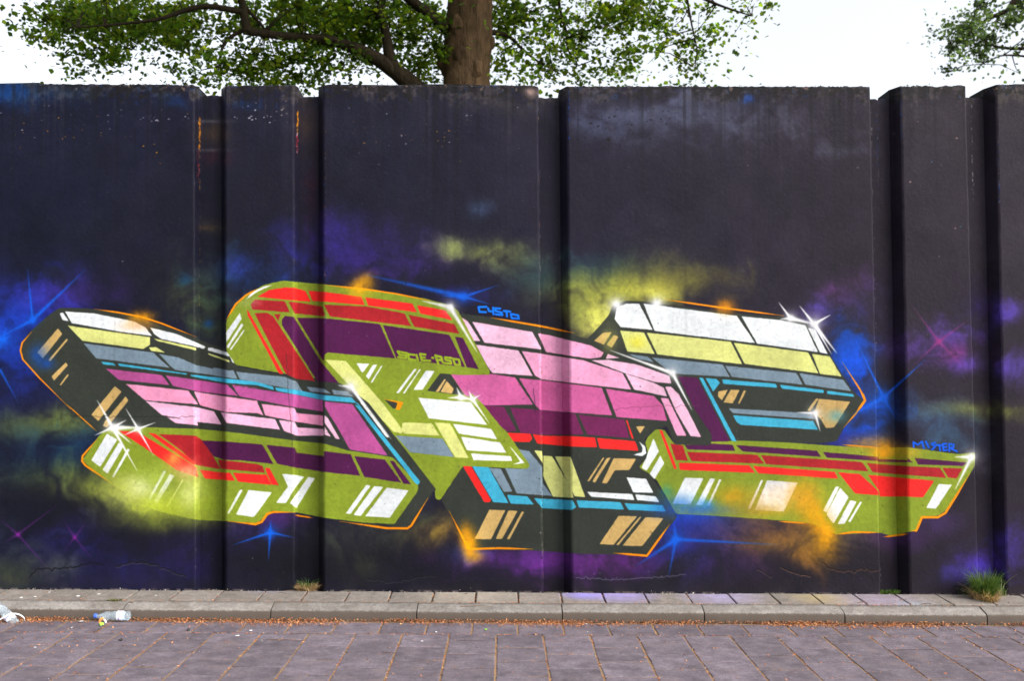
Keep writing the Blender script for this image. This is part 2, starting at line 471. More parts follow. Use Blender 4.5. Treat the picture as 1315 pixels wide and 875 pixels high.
# --- letter 3, dark body with pink blocks
poly('E 200,290 360,310 600,360 760,395 860,425 1000,480 1250,580 1292,600 G 270,780 H 330,155 372,185 365,210 180,205 145,110 F 1200,128 1140,180 1160,240 1150,280 1110,325 1165,350 1200,400 1310,575 1155,772 800,762 600,748 250,742 105,490 215,315 E 150,600', DK, 3)
CELLS3 = [(P3, 'E 190,300 240,330 305,432 250,430'), (P3, 'E 262,332 570,385 618,475 325,440'), (P3B, 'E 598,392 650,400 750,425 870,455 935,490 920,515 865,522 640,488'),
 (P3, 'E 955,497 1015,518 945,522'), (P3, 'E 280,450 500,480 572,610 365,595 340,560'), (P3B, 'E 515,482 640,500 830,530 1030,595 1075,680 620,628 585,610'),
 (P3, 'E 870,530 960,528 1100,550 1270,610 1280,650 1190,640 1040,595'), (P3, 'E 1045,598 1190,645 1240,670 1258,715 1090,680'),
 (P3, 'G 135,665 165,665 205,705 H 255,40 318,167 265,163 G 195,800'), (P3B, 'G 112,722 150,725 H 243,160 195,160'),
 (M3, 'E 150,595 360,600 480,618 572,755 325,760'), (M3, 'E 503,622 620,632 925,672 978,812 610,785 585,760'), (M3, 'E 945,675 1190,712 1235,760 1258,840 1000,820'),
 (MR, 'F 320,5 425,12 490,135 420,140'), (MR, 'F 455,15 620,30 770,45 790,50 832,154 620,155 510,145'), (MR, 'F 805,52 1040,78 1065,172 850,155'),
 (RE, 'F 415,143 560,150 570,175 555,193 465,190'), (RE, 'F 572,152 620,160 770,162 890,170 900,220 760,215 595,200'), (RE, 'F 900,172 1095,188 1112,238 915,225'),
 (RE, 'F 1048,80 1055,82 1088,178 1078,175'), (TN, 'F 1098,112 1145,112 1120,150'), (TN, 'F 930,272 938,272 860,395 850,392'), (TN, 'F 950,275 970,272 890,400 875,395'),
 (TN, 'F 985,275 1100,278 1065,335 990,338 950,405 925,402'), (GB, 'F 480,225 555,240 620,320 622,400 670,468 490,455 430,325 520,330'), (GB, 'F 350,325 410,330 468,445 425,448'),
 (LI, 'F 580,235 620,238 626,305'), (LI, 'F 626,262 670,265 770,430 780,478 675,472 626,370'), (LI, 'F 685,265 765,268 840,475 785,470'),
 (CY_, 'F 260,312 345,318 448,505 370,500'), (CY_, 'F 440,462 545,470 578,512 460,508'), (CY_, 'F 578,480 620,482 775,490 795,525 770,540 620,530'),
 (CY_, 'F 795,490 1020,500 1040,538 808,528'), (CY_, 'F 1040,505 1235,515 1252,548 1060,540'), (RE, 'F 210,308 255,312 360,490 350,500 325,500'),
 (WH, 'F 850,447 1080,458 1092,490 870,472'), (WH, 'F 1095,460 1200,470 1218,500 1105,490'), (WH, 'F 1050,373 1150,380 1188,452 1085,450'),
 (WH, 'F 1115,190 1145,215 1152,250 1130,265 1085,258 1130,245 1132,220'), (TN, 'F 350,538 432,542 358,690 275,688'), (TN, 'F 448,543 495,545 415,688 383,688'),
 (TN, 'F 515,548 528,550 453,690 440,688'), (TN, 'F 1010,570 1105,572 985,718 912,715'), (TN, 'F 1118,574 1128,575 1010,720 998,718'), (TN, 'F 1148,576 1240,582 1130,725 1030,722')]
for c, s in CELLS3: poly(s, c, 1.4)

# --- letter 1, dark body and olive base
poly('A 100,480 115,430 160,375 240,305 300,262 420,262 600,285 760,330 900,375 1000,415 1050,440 1150,470 1180,480 1215,560 C 140,560 380,605 640,640 690,655 760,720 880,870 D 900,130 940,160 1145,435 1015,630 900,620 600,500 B 1000,400 480,130 A 470,870 350,770 180,590 110,520', DK, 4)
poly('B 418,285 500,165 560,110 1000,125 D 80,138 430,185 580,200 700,235 930,270 1060,405 1060,440 940,612 780,605 580,580 440,553 320,548 280,575 235,610 90,597 B 1000,590 800,545 620,440 500,360', OL, 3)
CELLS1 = [(WH, 'A 330,280 480,290 680,330 740,360 775,405 620,385 365,340'), (WH, 'A 303,290 320,285 350,330 318,325'), (WH, 'A 765,362 900,395 1050,460 1040,472 990,458 820,420 785,395'),
 (WH, 'A 1060,465 1080,465 1180,495 1170,510 1060,480'), (WH, 'A 1160,475 1180,485 1200,545 1185,540 1165,495'), (LI, 'A 345,352 765,412 765,450 730,472 420,430 385,395'),
 (LI, 'A 760,465 795,462 840,490 770,482'), (LI, 'A 785,418 1000,465 1000,480 860,445 800,430'), (LI, 'A 1060,492 1170,530 1170,540 1065,502'),
 (GB, 'A 425,443 780,490 865,568 490,520'), (GB, 'A 810,497 910,515 1000,555 1150,585 1190,580 1212,625 1000,594 895,580 870,560'),
 (GB, 'C 130,588 380,615 440,640 470,690 320,660 150,628'), (GB, 'C 10,565 90,580 130,625 40,610'), (GB, 'C 490,665 580,675 615,700 510,690'), (GB, 'C 620,680 700,690 730,715 630,705'),
 (CY_, 'A 515,537 575,543 592,558 525,550'), (CY_, 'A 600,545 955,598 950,603 610,560'), (CY_, 'A 970,602 1150,622 1310,640 C 320,665 325,682 A 1312,658 1150,645 975,612'),
 (CY_, 'C 330,668 440,682 580,708 720,720 745,748 580,735 430,705 335,685'), (MA, 'A 540,573 825,605 865,657 605,630'), (MA, 'A 845,607 1000,630 1160,655 1215,712 1010,690 880,660'),
 (MA, 'A 1195,660 1312,672 C 110,655 145,712 A 1312,728 1225,714'), (MA, 'C 120,660 430,705 575,735 575,792 440,772 150,715'),
 (MA, 'C 582,740 725,755 D 905,262 712,232 650,120 582,10'), (P3, 'D 582,55 600,70 660,178 640,175 582,95'), (P3, 'D 582,112 615,165 582,155'),
 (PK, 'A 638,650 960,685 1010,755 740,735'), (PK, 'A 990,690 1150,715 1312,738 C 240,750 270,812 A 1312,800 1150,795 1020,760'),
 (PK, 'C 260,752 430,775 440,800 575,812 575,865 440,845 280,812'), (PL, 'A 740,738 1000,770 1090,790 1130,858 1000,845 825,810'),
 (PL, 'A 1125,795 1312,820 D 330,75 355,130 80,95 B 1312,115 1155,95'), (PL, 'D 350,80 430,90 445,118 578,125 578,160 440,160 375,135'), (PL, 'B 850,65 1005,85 1010,108 895,95'),
 (TN, 'A 295,367 317,395 218,520 188,490'), (TN, 'A 340,418 345,425 255,535 245,530'), (TN, 'A 335,540 345,555 275,635 262,612'), (TN, 'A 345,600 350,605 310,660 303,655'),
 (TN, 'A 585,662 620,690 500,842 465,808'), (TN, 'A 640,715 655,735 545,875 525,865 535,840'),
 (RE, 'B 605,135 700,140 1000,320 1012,372 900,335 780,250'), (DR, 'B 810,152 1000,160 1050,200 1125,332 1000,310 930,240'), (RE, 'B 755,145 792,150 940,255 1000,300 990,312 850,215'),
 (RE, 'B 1020,335 1150,350 1175,350 1198,390 1045,380'), (DR, 'B 1112,283 1312,305 D 265,315 278,350 70,330 B 1125,328'), (RE, 'B 1190,350 D 285,360 312,412 145,395 B 1215,395'),
 (RE, 'D 278,325 300,325 350,415 312,410'), (PU, 'B 1030,185 1150,190 D 265,205 322,305 150,285 B 1150,285 1090,265'), (PU, 'D 285,207 430,222 440,247 580,265 580,240 715,255 765,365 580,345 430,322 340,303'),
 (PU, 'D 735,265 890,283 975,400 785,370'), (PU, 'D 915,288 935,290 1025,410 985,405'),
 (WH, 'B 545,150 598,180 510,320 465,285'), (WH, 'B 605,195 632,210 548,355 522,335'), (WH, 'B 650,225 662,232 580,375 570,370'), (WH, 'B 835,338 848,342 765,490 758,480'),
 (WH, 'B 865,355 888,365 800,510 782,500'), (LI, 'B 930,385 935,388 855,525 850,520'), (WH, 'D 150,437 165,437 95,560 85,557'), (WH, 'D 195,437 313,450 222,577 130,563'),
 (WH, 'D 365,355 430,360 478,370 430,430 385,505 335,503 395,420'), (WH, 'D 500,370 532,378 440,530 405,505'), (WH, 'D 795,412 818,415 715,560 690,558'),
 (WH, 'D 835,418 882,422 768,570 730,565'), (WH, 'D 900,425 1012,440 915,580 790,572')]
for c, s in CELLS1: poly(s, c, 1.2)
poly('D 735,0 760,10 1070,395 1060,410 1045,400', CY_, 2)

# --- letter 2, olive
poly('C 80,330 100,290 170,205 270,145 370,122 430,128 780,160 1100,215 1225,250 E 190,275 355,590 345,612 165,610 290,720 410,870 F 440,140 558,312 545,330 215,315 100,490 75,485 D 1145,435 1040,290 940,160 C 880,870 740,705 690,660 640,640 380,600 130,555 80,480', OL, 3.5)
CELLS2 = [(RE, 'C 240,205 300,170 380,158 430,160 485,175 512,230 400,222'), (RE, 'C 500,175 580,180 770,205 788,248 580,230 520,228'), (RE, 'C 790,208 1030,240 1055,285 805,250'),
 (RE, 'C 1055,248 1200,275 1235,325 1070,290'), (DR, 'C 225,220 380,228 405,285 215,270 205,245'), (DR, 'C 398,230 430,232 570,255 585,305 430,290'),
 (DR, 'C 578,245 800,255 990,290 1025,355 610,305'), (DR, 'C 1010,297 1245,345 1272,395 1040,358'), (RE, 'C 187,270 200,290 372,600 350,597 190,300'),
 (DR, 'C 225,290 290,287 320,305 440,490 535,637 440,625 385,600 240,320'), (DR, 'C 325,295 357,293 345,330'), (PU, 'C 365,320 380,303 425,308 565,540 655,645 545,637 440,470 365,350'),
 (PU, 'C 440,313 580,315 865,345 942,520 600,490 582,500 580,530 570,522'), (PU, 'C 880,350 1220,400 1300,565 950,520'), (PU, 'E 175,410 215,415 295,575 235,565'),
 (LI, 'C 585,527 690,533 D 885,0 985,135 975,150 935,140 800,0'), (LI, 'D 980,92 1130,97 1170,160 990,150 975,130'), (LI, 'F 70,92 150,97 245,275 175,270'),
 (GB, 'D 945,160 1185,175 1245,270 1020,245'), (WH, 'C 1060,720 E 0,722 255,745 F 340,105 50,72 C 1115,828'), (WH, 'F 165,100 360,125 390,178 195,150'),
 (WH, 'F 205,165 405,195 438,248 235,235'), (WH, 'F 255,250 460,265 468,290 270,285'), (WH, 'C 745,545 812,548 775,595'), (WH, 'C 830,552 852,552 808,628 793,610'),
 (WH, 'C 870,560 880,555 825,645 818,643'), (WH, 'S 395,430 435,430 150,820 105,815'), (WH, 'S 480,435 500,440 235,830 212,822'), (WH, 'S 580,455 720,465 530,765 385,765'),
 (WH, 'C 150,288 158,320 80,440 80,385'), (WH, 'C 160,340 168,350 90,470 82,460'), (WH, 'C 170,372 175,378 105,478 98,475'),
 (OR, 'C 885,728 985,745 965,785 945,780 955,750 905,735'), (DK, 'C 890,732 955,748 945,778 930,775'), (DK, 'S 605,780 810,500 985,515 1200,850 1000,835'),
 (M3, 'S 985,515 1312,545 1312,875 1215,860'), (TN, 'S 815,800 915,625 1030,745 1000,830'), (TN, 'S 735,797 880,590 905,600 790,800'),
 (WH, 'F 455,215 532,300 470,307 508,292'), (WH, 'D 765,-10 790,0 905,170 895,165')]
for c, s in CELLS2: poly(s, c, 1.2)
poly('E 160,606 350,604 480,618 572,755 325,760', M3, .8)
poly('C 738,745 752,748 D 1070,395 1060,412 1045,402 750,0', CY_, 2)
stroke('C 715,690 D 800,0 910,140 1140,435', DK, 5)
stroke('C 735,690 D 780,0 905,165', (248, 250, 252), 2.2)

# --- orange outlines
for s, w in [('A 160,385 112,440 103,480 115,525 200,620 360,780', 2.0), ('A 480,268 600,285 720,308 820,340 1000,410', 2.2), ('B 340,0 490,135', 1.2),
             ('B 500,170 420,265 418,290 435,312 620,440', 2.6), ('D 90,598 230,613 262,600 290,560 320,550 430,553', 3.0), ('D 430,566 520,580', 2.0), ('D 660,598 900,633 1005,634 1025,620 1110,480', 2.8),
             ('C 80,322 130,242 180,198 240,163', 2.6), ('C 580,145 780,165 950,190 1120,225', 2.0), ('F 145,545 245,740 400,735 570,740', 2.6), ('F 985,760 1155,774 1270,615', 2.8),
             ('E 360,312 620,357 780,390', 2.6), ('G 140,220 430,262 740,302', 2.2), ('G 1040,540 1130,680 1155,735 1110,800 1045,875', 2.0), ('J 340,175 530,190', 2.0),
             ('J 0,585 150,595', 1.8), ('J 310,655 400,642 535,645', 2.2), ('J 560,668 690,652', 2.4), ('J 705,635 735,635 765,563 850,563 890,540 960,430 1020,330', 3.0)]:
    stroke(s, OR, w, taper=True)
stroke('G 1138,690 1155,735 1110,800', OR, 3.2, taper=True)

# --- coloured mist over the letters
OVER = [(182, 408, 11, 7, (255, 172, 20), .95), (175, 419, 16, 6, (232, 150, 60), .6), (462, 371, 12, 9, (255, 182, 20), .95), (470, 361, 9, 8, (255, 182, 20), .6),
 (931, 395, 10, 7, (255, 162, 20), .9), (602, 702, 8, 13, (255, 176, 15), .98), (597, 688, 7, 12, (255, 172, 20), .75), (610, 716, 10, 7, (230, 160, 20), .6),
 (1060, 688, 12, 16, (255, 178, 10), .98), (1048, 664, 12, 20, (250, 172, 14), .85, .5), (1032, 640, 16, 18, (242, 166, 22), .75, .5), (1000, 640, 30, 14, (252, 186, 110), .4),
 (940, 638, 18, 11, (218, 162, 30), .75), (975, 656, 30, 8, (196, 152, 42), .7), (985, 700, 30, 10, (150, 110, 40), .45), (1135, 579, 13, 11, (252, 172, 20), .95),
 (1110, 570, 18, 7, (172, 132, 60), .65), (1165, 581, 13, 7, (214, 172, 50), .75),
 (175, 630, 20, 13, (244, 248, 208), .98), (150, 630, 25, 13, (194, 204, 92), .85), (190, 651, 35, 13, (194, 208, 82), .9), (225, 656, 30, 13, (188, 204, 62), .9),
 (245, 635, 13, 22, (224, 234, 146), .85), (272, 652, 20, 11, (152, 172, 42), .65), (205, 612, 18, 13, (184, 204, 92), .65), (222, 590, 8, 8, (252, 182, 84), .8),
 (240, 606, 14, 8, (246, 200, 150), .7), (120, 625, 25, 13, (134, 144, 62), .65), (212, 672, 50, 9, (124, 134, 56), .65), (258, 660, 30, 8, (150, 165, 60), .5),
 (868, 648, 18, 9, (40, 112, 186), .65), (905, 650, 14, 7, (62, 152, 214), .65), (890, 657, 40, 7, (30, 82, 206), .55), (48, 455, 9, 12, (20, 84, 196), .65), (60, 468, 8, 6, (20, 84, 196), .55),
 (1075, 535, 10, 6, (92, 184, 206), .65), (817, 440, 10, 6, (236, 226, 62), .85), (782, 436, 9, 13, (218, 218, 112), .5), (855, 632, 6, 6, (40, 140, 150), .6)]
for g in OVER: glow(*g[:6], g[6] if len(g) > 6 else 0, .26)

# --- stars
WS = (250, 252, 255)
star('X 144.3,549.7', 'X 124,514; X 162,540; X 121,560*.9; X 169,571; X 176,606; X 180,550*1.7', WS, 1.7, 1, 4.5, .35)
star('X 177,551.5', 'X 161,525; X 200,543; X 158,560; X 197,586', WS, 1.3, .95, 3, .35)
star('C 1225,258', 'C 1075,225*1.3; E 292,495*1.4', WS, 1.6, 1, 4.5, .35)
star('C 715,665', 'C 650,658*1.2; D 925,180*1.1', WS, 1.6, 1, 4.5, .35)
star('E 205,720', 'E 183,668; E 135,722; E 265,730*1.5', WS, 1.6, 1, 3, .35)
star('E 265,730', 'E 243,682; E 305,706; E 352,855', WS, 1.4, 1, 3.2, .35)
star('E 1285,595', 'E 965,478*1.3; G 272,785*1.2', WS, 1.5, 1, 4, .3)
star('G 775,315', 'G 713,232; G 722,320; G 895,345*1.8', WS, 1.5, 1, 4, .3)
star('G 895,345', 'G 820,250*1.1; G 980,297*1.1; G 1012,495*1.3; G 985,500', WS, 1.6, 1, 5.5, .3)
star('G 900,800', 'G 805,796; H 927,140*1.1', WS, 1.5, 1, 4.5, .35)
star('J 1030,240', 'J 940,240*1.3; J 942,415*1.2', WS, 1.7, 1, 5, .3)
glow(1262, 600, 14, 9, (120, 120, 140), .5)
for q in ('E 1000,245', 'E 1205,240'):
    c = rp(q); glow(c[0], c[1], 9, 8, WS, .7, 0, .1); glow(c[0], c[1], 4, 4, WS, 1, 0, 0)
c = rp('C 215,225'); glow(c[0], c[1], 9, 8, (235, 240, 220), .7, -.6)
stroke('C 185,217 210,193 240,173 275,157 314,146', WS, 2.6, 1, taper=True)
BS = (16, 100, 228)
star('A 165,325', 'A 138,50; A 440,60*1.4; A -20,420*1.3', BS, 1.5, .75, 3.5)
star('A 15,425', 'A -60,380; A 30,360; A 60,400; A -20,520', BS, 1.6, .65, 4.5)
rayline(rp('A 0,580'), rp('A 95,750'), BS, 1.5, .7)
star('D 305,655', 'D 105,722; D 430,682; D 295,805; D 307,590', BS, 1.7, .8, 4)
star('E 220,205', 'C 790,92*1.9; E 405,143; E 360,245; E 100,200*1.3', BS, 1.7, .75, 4)
star('H 190,690', 'H -20,830*1.5; H 150,890*1.1; H 720,718*1.1; H 178,590*1.3', BS, 1.8, .68, 5)
star('I 560,755', 'I 392,408; I 790,545*1.1; I 625,870*1.3; I 390,850*2', BS, 1.6, .8, 7)
VS = (130, 40, 150)
star('B 90,665', 'B 310,500; B -10,580; B 20,705; B 245,840', VS, 1.3, .36, 1.8)
star('B 380,680', 'B 318,585; B 445,595; B 325,750; B 475,795', VS, 1.3, .32, 1.5)
star('I 855,455', 'I 710,260; I 1025,330; I 1005,605; I 735,565', (150, 56, 130), 1.5, .5, 3)

# --- lettering
for s in ('285,180 130,150 165,203 270,215 268,258 140,240', '395,205 300,195 310,270 412,287', '430,205 455,290', '575,200 490,190 515,290 650,300', '500,243 565,248', '685,250 700,254',
          '735,215 780,340', '735,215 830,240 852,325', '755,278 835,290', '985,255 890,243 900,285 978,300 988,345 880,335', '1020,265 1050,360 1130,370 1112,282 1020,265'):
    stroke('S ' + s, (150, 176, 42), 3.0)
for s in ('355,212 205,215 225,305 345,312', '385,240 402,290 478,300', '480,228 487,350', '612,245 520,240 530,290 640,320 652,365 530,352', '680,288 800,302', '730,295 740,390', '812,345 948,370 962,432 830,425 812,345'):
    stroke('Y ' + s, (0, 122, 255), 2.7)
for s in ('278,295 270,222 340,262 405,212 432,314', '462,212 505,300', '600,232 548,250 605,290 560,335', '620,265 695,272', '672,270 682,350', '778,245 722,250 732,348 785,345',
          '725,297 778,297', '822,358 820,250 892,260 882,305 830,312 935,362'):
    stroke('Z ' + s, (0, 96, 236), 2.4)

# --- age: worn coping, old paint showing through, flakes, cracks
zz = np.linspace(Z0, Z1, CH, dtype=np.float32)[:, None]
top = 3.80 + 0 * zz
edge = np.clip((zz - 3.56) / .22, 0, 1)
m1 = np.clip((N_MID * .6 + N_FINE * .4 + edge * .52 - .80) * 7, 0, 1)
blend(0, CH, 0, CW, m1 * .6, (84, 77, 74))
n2 = vnoise(12, 21, 3)
m2 = np.clip((n2 * .7 + N_FINE * .3 + edge * .24 - .80) * 8, 0, 1)
blend(0, CH, 0, CW, m2 * .6, (24, 54, 104))
n3 = vnoise(10, 22, 3)
m3 = np.clip((n3 * .6 + N_FINE * .4 + edge * .46 - .80) * 8, 0, 1)
blend(0, CH, 0, CW, m3 * .85, (22, 20, 22))
n4 = vnoise(7, 23, 3)
m4 = np.clip((n4 * .65 + N_FINE * .35 + np.clip((zz - 3.64) / .12, 0, 1) * .3 - .93) * 12, 0, 1)
blend(0, CH, 0, CW, m4 * .7, (130, 110, 102))
for g in [(60, 120, 60, 9, (18, 56, 104), .5), (5, 118, 25, 12, (10, 60, 130), .7), (215, 128, 14, 8, (20, 60, 120), .7), (820, 150, 60, 16, (84, 90, 118), .7), (930, 150, 70, 18, (84, 88, 112), .6),
          (1040, 160, 40, 16, (82, 80, 98), .6), (1085, 195, 30, 6, (80, 82, 100), .6), (760, 160, 30, 14, (72, 78, 106), .6), (1190, 160, 30, 25, (70, 62, 74), .4), (640, 135, 40, 10, (78, 74, 74), .5),
          (680, 118, 7, 5, (190, 160, 150), .95, 0, .3), (962, 126, 7, 5, (20, 80, 190), .9), (310, 135, 12, 5, (14, 70, 140), .7),
          (272, 172, 20, 16, (74, 58, 46), .8, 0, .3), (270, 156, 18, 2, (120, 116, 124), .7, 0, .3), (270, 193, 18, 2, (120, 112, 118), .6, 0, .3), (270, 203, 18, 8, (76, 26, 44), .6),
          (395, 165, 14, 30, (66, 50, 44), .7, 0, .3), (400, 250, 10, 35, (84, 22, 50), .4), (268, 290, 16, 8, (84, 66, 44), .6)]:
    glow(*g)
fl = random.Random(5)
def flakes(n, xa, xb, ya, yb, cols, r0=.4, r1=1.5):
    for _ in range(n):
        x, y = fl.uniform(xa, xb), fl.gauss((ya + yb) / 2, (yb - ya) / 4)
        r = fl.uniform(r0, r1) * (1 if fl.random() < .8 else 1.6)
        k = fl.randint(5, 7)
        P = ' '.join(f'{x + r * fl.uniform(.4, 1.5) * math.cos(6.283 * i / k):.2f},{y + r * fl.uniform(.35, 1.0) * math.sin(6.283 * i / k):.2f}' for i in range(k))
        poly('X ' + P, fl.choice(cols), .2, .7, fl.uniform(.5, .95))
def edge_chips(n, xt, xb, ya, yb, cols, wid=1.6, ln=(1, 5), al=(.4, .9)):
    for _ in range(n):
        y = fl.uniform(ya, yb)
        x = xt + (xb - xt) * (y - 110) / 650 + fl.gauss(0, wid * .35)
        h, w_ = fl.uniform(*ln), fl.uniform(.35, wid)
        k = 7
        P = ' '.join(f'{x + w_ * .6 * fl.uniform(.5, 1.3) * math.cos(6.283 * i / k):.2f},{y + h * .6 * fl.uniform(.5, 1.2) * math.sin(6.283 * i / k):.2f}' for i in range(k))
        poly('X ' + P, fl.choice(cols), .2, .7, fl.uniform(*al))
FW, FO, FD = (190, 184, 196), (206, 150, 40), (18, 18, 22)
flakes(22, 0, 250, 128, 172, [FW, (130, 126, 140)], .3, 1.3); flakes(14, 180, 250, 144, 158, [FW]); flakes(26, 0, 250, 140, 210, [FO, FO, (190, 120, 40)], .3, 1.1)
flakes(18, 296, 372, 128, 165, [FW, (160, 150, 150)]); flakes(8, 300, 350, 146, 156, [FW], .8, 2); flakes(40, 450, 600, 148, 200, [FO, (180, 130, 60), FW], .3, 1.0)
flakes(12, 440, 690, 126, 176, [FW, (130, 120, 110)], .4, 1.3); flakes(60, 0, 1315, 120, 420, [FD, FD, (120, 110, 120)], .3, 1.2); flakes(50, 740, 860, 125, 185, [FD], .5, 2.0)
flakes(40, 0, 1315, 700, 750, [FD, (130, 120, 130), FD], .3, 1.0); flakes(14, 692, 697, 560, 755, [(170, 160, 170), FD], .4, 1.2); flakes(10, 735, 800, 735, 748, [(190, 180, 190)], .3, .9)
flakes(120, 0, 1315, 300, 760, [FD, (150, 140, 140)], .25, .7); flakes(10, 1165, 1240, 160, 300, [(180, 150, 140), (60, 150, 160)], .5, 1.1)

GO, GR_, GB_, CN = (214, 140, 30), (150, 40, 52), (20, 66, 150), (128, 118, 114)
edge_chips(60, 256, 257, 150, 192, [GO, GO, (160, 100, 40)], 1.5, (1, 6)); edge_chips(26, 254, 255, 190, 235, [GR_, (90, 30, 40)], 1.8, (2, 6), (.2, .6))
edge_chips(40, 382, 382, 140, 172, [GO, (240, 160, 20)], 1.6, (1, 5)); edge_chips(24, 381, 381, 172, 198, [(190, 60, 76), GR_, FW], 2.2, (1, 5), (.4, .8))
edge_chips(60, 256, 257, 190, 420, [GO, CN, (110, 84, 50)], 1.2, (1, 4), (.2, .6)); edge_chips(36, 249.5, 251, 110, 750, [CN, (110, 84, 50)], 1.0, (1, 6), (.2, .5))
edge_chips(36, 377.6, 378, 110, 750, [CN, (110, 84, 50)], .9, (1, 6), (.2, .5)); edge_chips(40, 417, 417.5, 150, 420, [CN, GO, (60, 100, 190)], .9, (1, 4), (.3, .7))
edge_chips(110, 691, 697.5, 120, 755, [CN, CN, (150, 112, 70), FD], 1.0, (1, 5), (.3, .8)); edge_chips(24, 729.5, 735.5, 115, 180, [GB_], 1.5, (2, 6), (.3, .7))
edge_chips(26, 1157, 1158, 115, 180, [GB_, GB_, (30, 60, 110)], 1.8, (2, 6), (.3, .7)); edge_chips(24, 1125, 1139, 140, 250, [GB_, CN], 1.2, (2, 6), (.25, .6))
edge_chips(60, 1118, 1131, 118, 757, [CN, (150, 146, 150)], .8, (1, 5), (.3, .7)); edge_chips(36, 1246, 1262, 130, 260, [CN, FW], 1.4, (1, 5), (.3, .7)); edge_chips(24, 1280, 1294, 180, 260, [FW, GB_], 1.2, (1, 4), (.3, .8))
# rain streaks below the coping, pores, uneven coats
xs = vnoise(9, 41, 3)[5:6, :] * .6 + vnoise(34, 42, 2)[9:10, :] * .4
ln_ = .15 + 1.1 * np.clip(vnoise(16, 43, 2)[3:4, :] - .35, 0, 1)
st = np.clip((xs - .52) * 7, 0, 1) * np.exp(-np.clip(3.72 - zz, 0, 9) / ln_) * np.clip(.4 + N_FINE, 0, 1)
blend(0, CH, 0, CW, st * .28, (92, 86, 90))
xs2 = vnoise(7, 44, 3)[5:6, :]
blend(0, CH, 0, CW, np.clip((xs2 - .55) * 7, 0, 1) * np.exp(-np.clip(3.74 - zz, 0, 9) / (ln_ * 1.5)) * .4, (14, 14, 18))
pn = vnoise(4, 45, 2)
blend(0, CH, 0, CW, np.clip((pn - .82) * 14, 0, 1) * .22, (14, 13, 16))
blend(0, CH, 0, CW, np.clip((vnoise(5, 46, 2) - .86) * 14, 0, 1) * .2, (150, 145, 150))
IMG *= (1 + (vnoise(60, 47, 4) - .5) * .22 + (vnoise(5, 48, 2) - .5) * .12)[..., None]
foot = zz + .0079 * gx[None, :] - .10
blend(0, CH, 0, CW, np.clip(1 - foot / .16, 0, 1) ** 2 * np.clip(N_MID * 1.3 - .25, 0, 1) * .45, (74, 66, 62))

def crack(s, w, col, a=.9, light=None):
    P = pts(s); out = [P[0]]
    for i in range(len(P) - 1):
        n = max(int(np.hypot(*(P[i + 1] - P[i])) / 5), 1)
        for k in range(1, n + 1):
            q = P[i] + (P[i + 1] - P[i]) * k / n
            out.append(q + np.array([fl.gauss(0, .8), fl.gauss(0, 1.5)]) * (k < n))
    out = np.array(out, np.float32)
    if light: stroke('', light, w * .8, .6, .2, P=out + np.array([0.5, -1.6], np.float32))
    stroke('', col, w, a, .1, P=out)
crack('X 38,742 46,732 70,730 86,731 96,729 108,726 120,724 133,727', 1.3, (10, 10, 14)); crack('X 148,728 168,723 185,724 196,726 215,733 238,741', 1.3, (12, 12, 16), .9, (100, 96, 110))
crack('X 972,732 980,735 990,742', 1.5, (20, 14, 16), .9, (150, 130, 130)); crack('X 1002,729 1010,733 1025,738 1040,741', 1.6, (22, 14, 12), .9, (190, 150, 140))
crack('X 1056,724 1063,730 1080,734 1110,733 1128,733', 1.4, (24, 14, 12), .9, (150, 110, 90)); crack('X 1105,735 1118,742 1121,748', 1.0, (20, 16, 14))
crack('X 470,744 502,749 540,742 560,741', 1.0, (14, 12, 18), .8, (80, 80, 90)); crack('X 560,747 620,744 690,748', .8, (40, 30, 60), .7); crack('X 1225,754 1234,756 1244,754', 1.8, (10, 8, 16))
crack('X 739,742 790,744 846,742 880,738', .8, (60, 50, 80), .7, (150, 150, 170)); crack('X 367,455 369,480 370,505 372,530 375,575', .8, (60, 50, 50), .6); crack('X 421,430 423,452', .8, (50, 20, 50), .7)
crack('X 785,527 815,524 850,523 900,521', .7, (120, 60, 90), .6); crack('X 90,535 180,536 250,536', .6, (30, 34, 30), .7); crack('X 1065,152 1066,165', 1.0, (18, 16, 18)); crack('X 685,500 686,512 687,530', .9, (50, 20, 50), .7)
foot = zz + .0079 * gx[None, :] - .10
blend(0, CH, 0, CW, np.clip((.016 - foot) / .008, 0, 1) * np.clip((N_FINE + .3 * N_MID - .62) * 6, 0, .75), (128, 118, 114))

# paint reflectance from the painted values
PAINT_GAIN = 0.50
lum = IMG.mean(axis=2, keepdims=True)
IMG = lum + (IMG - lum) * 1.08                 # strong pigments
LIN = srgb2lin(np.clip(IMG, 0, 1)) * PAINT_GAIN
px_buf = np.ones((CH, CW, 4), np.float32)
px_buf[..., :3] = np.clip(lin2srgb(LIN), 0, 1)
mural = bpy.data.images.new('spray_paint', CW, CH, alpha=False)
mural.pixels.foreach_set(px_buf.ravel())
mural.update()
mural.pack()
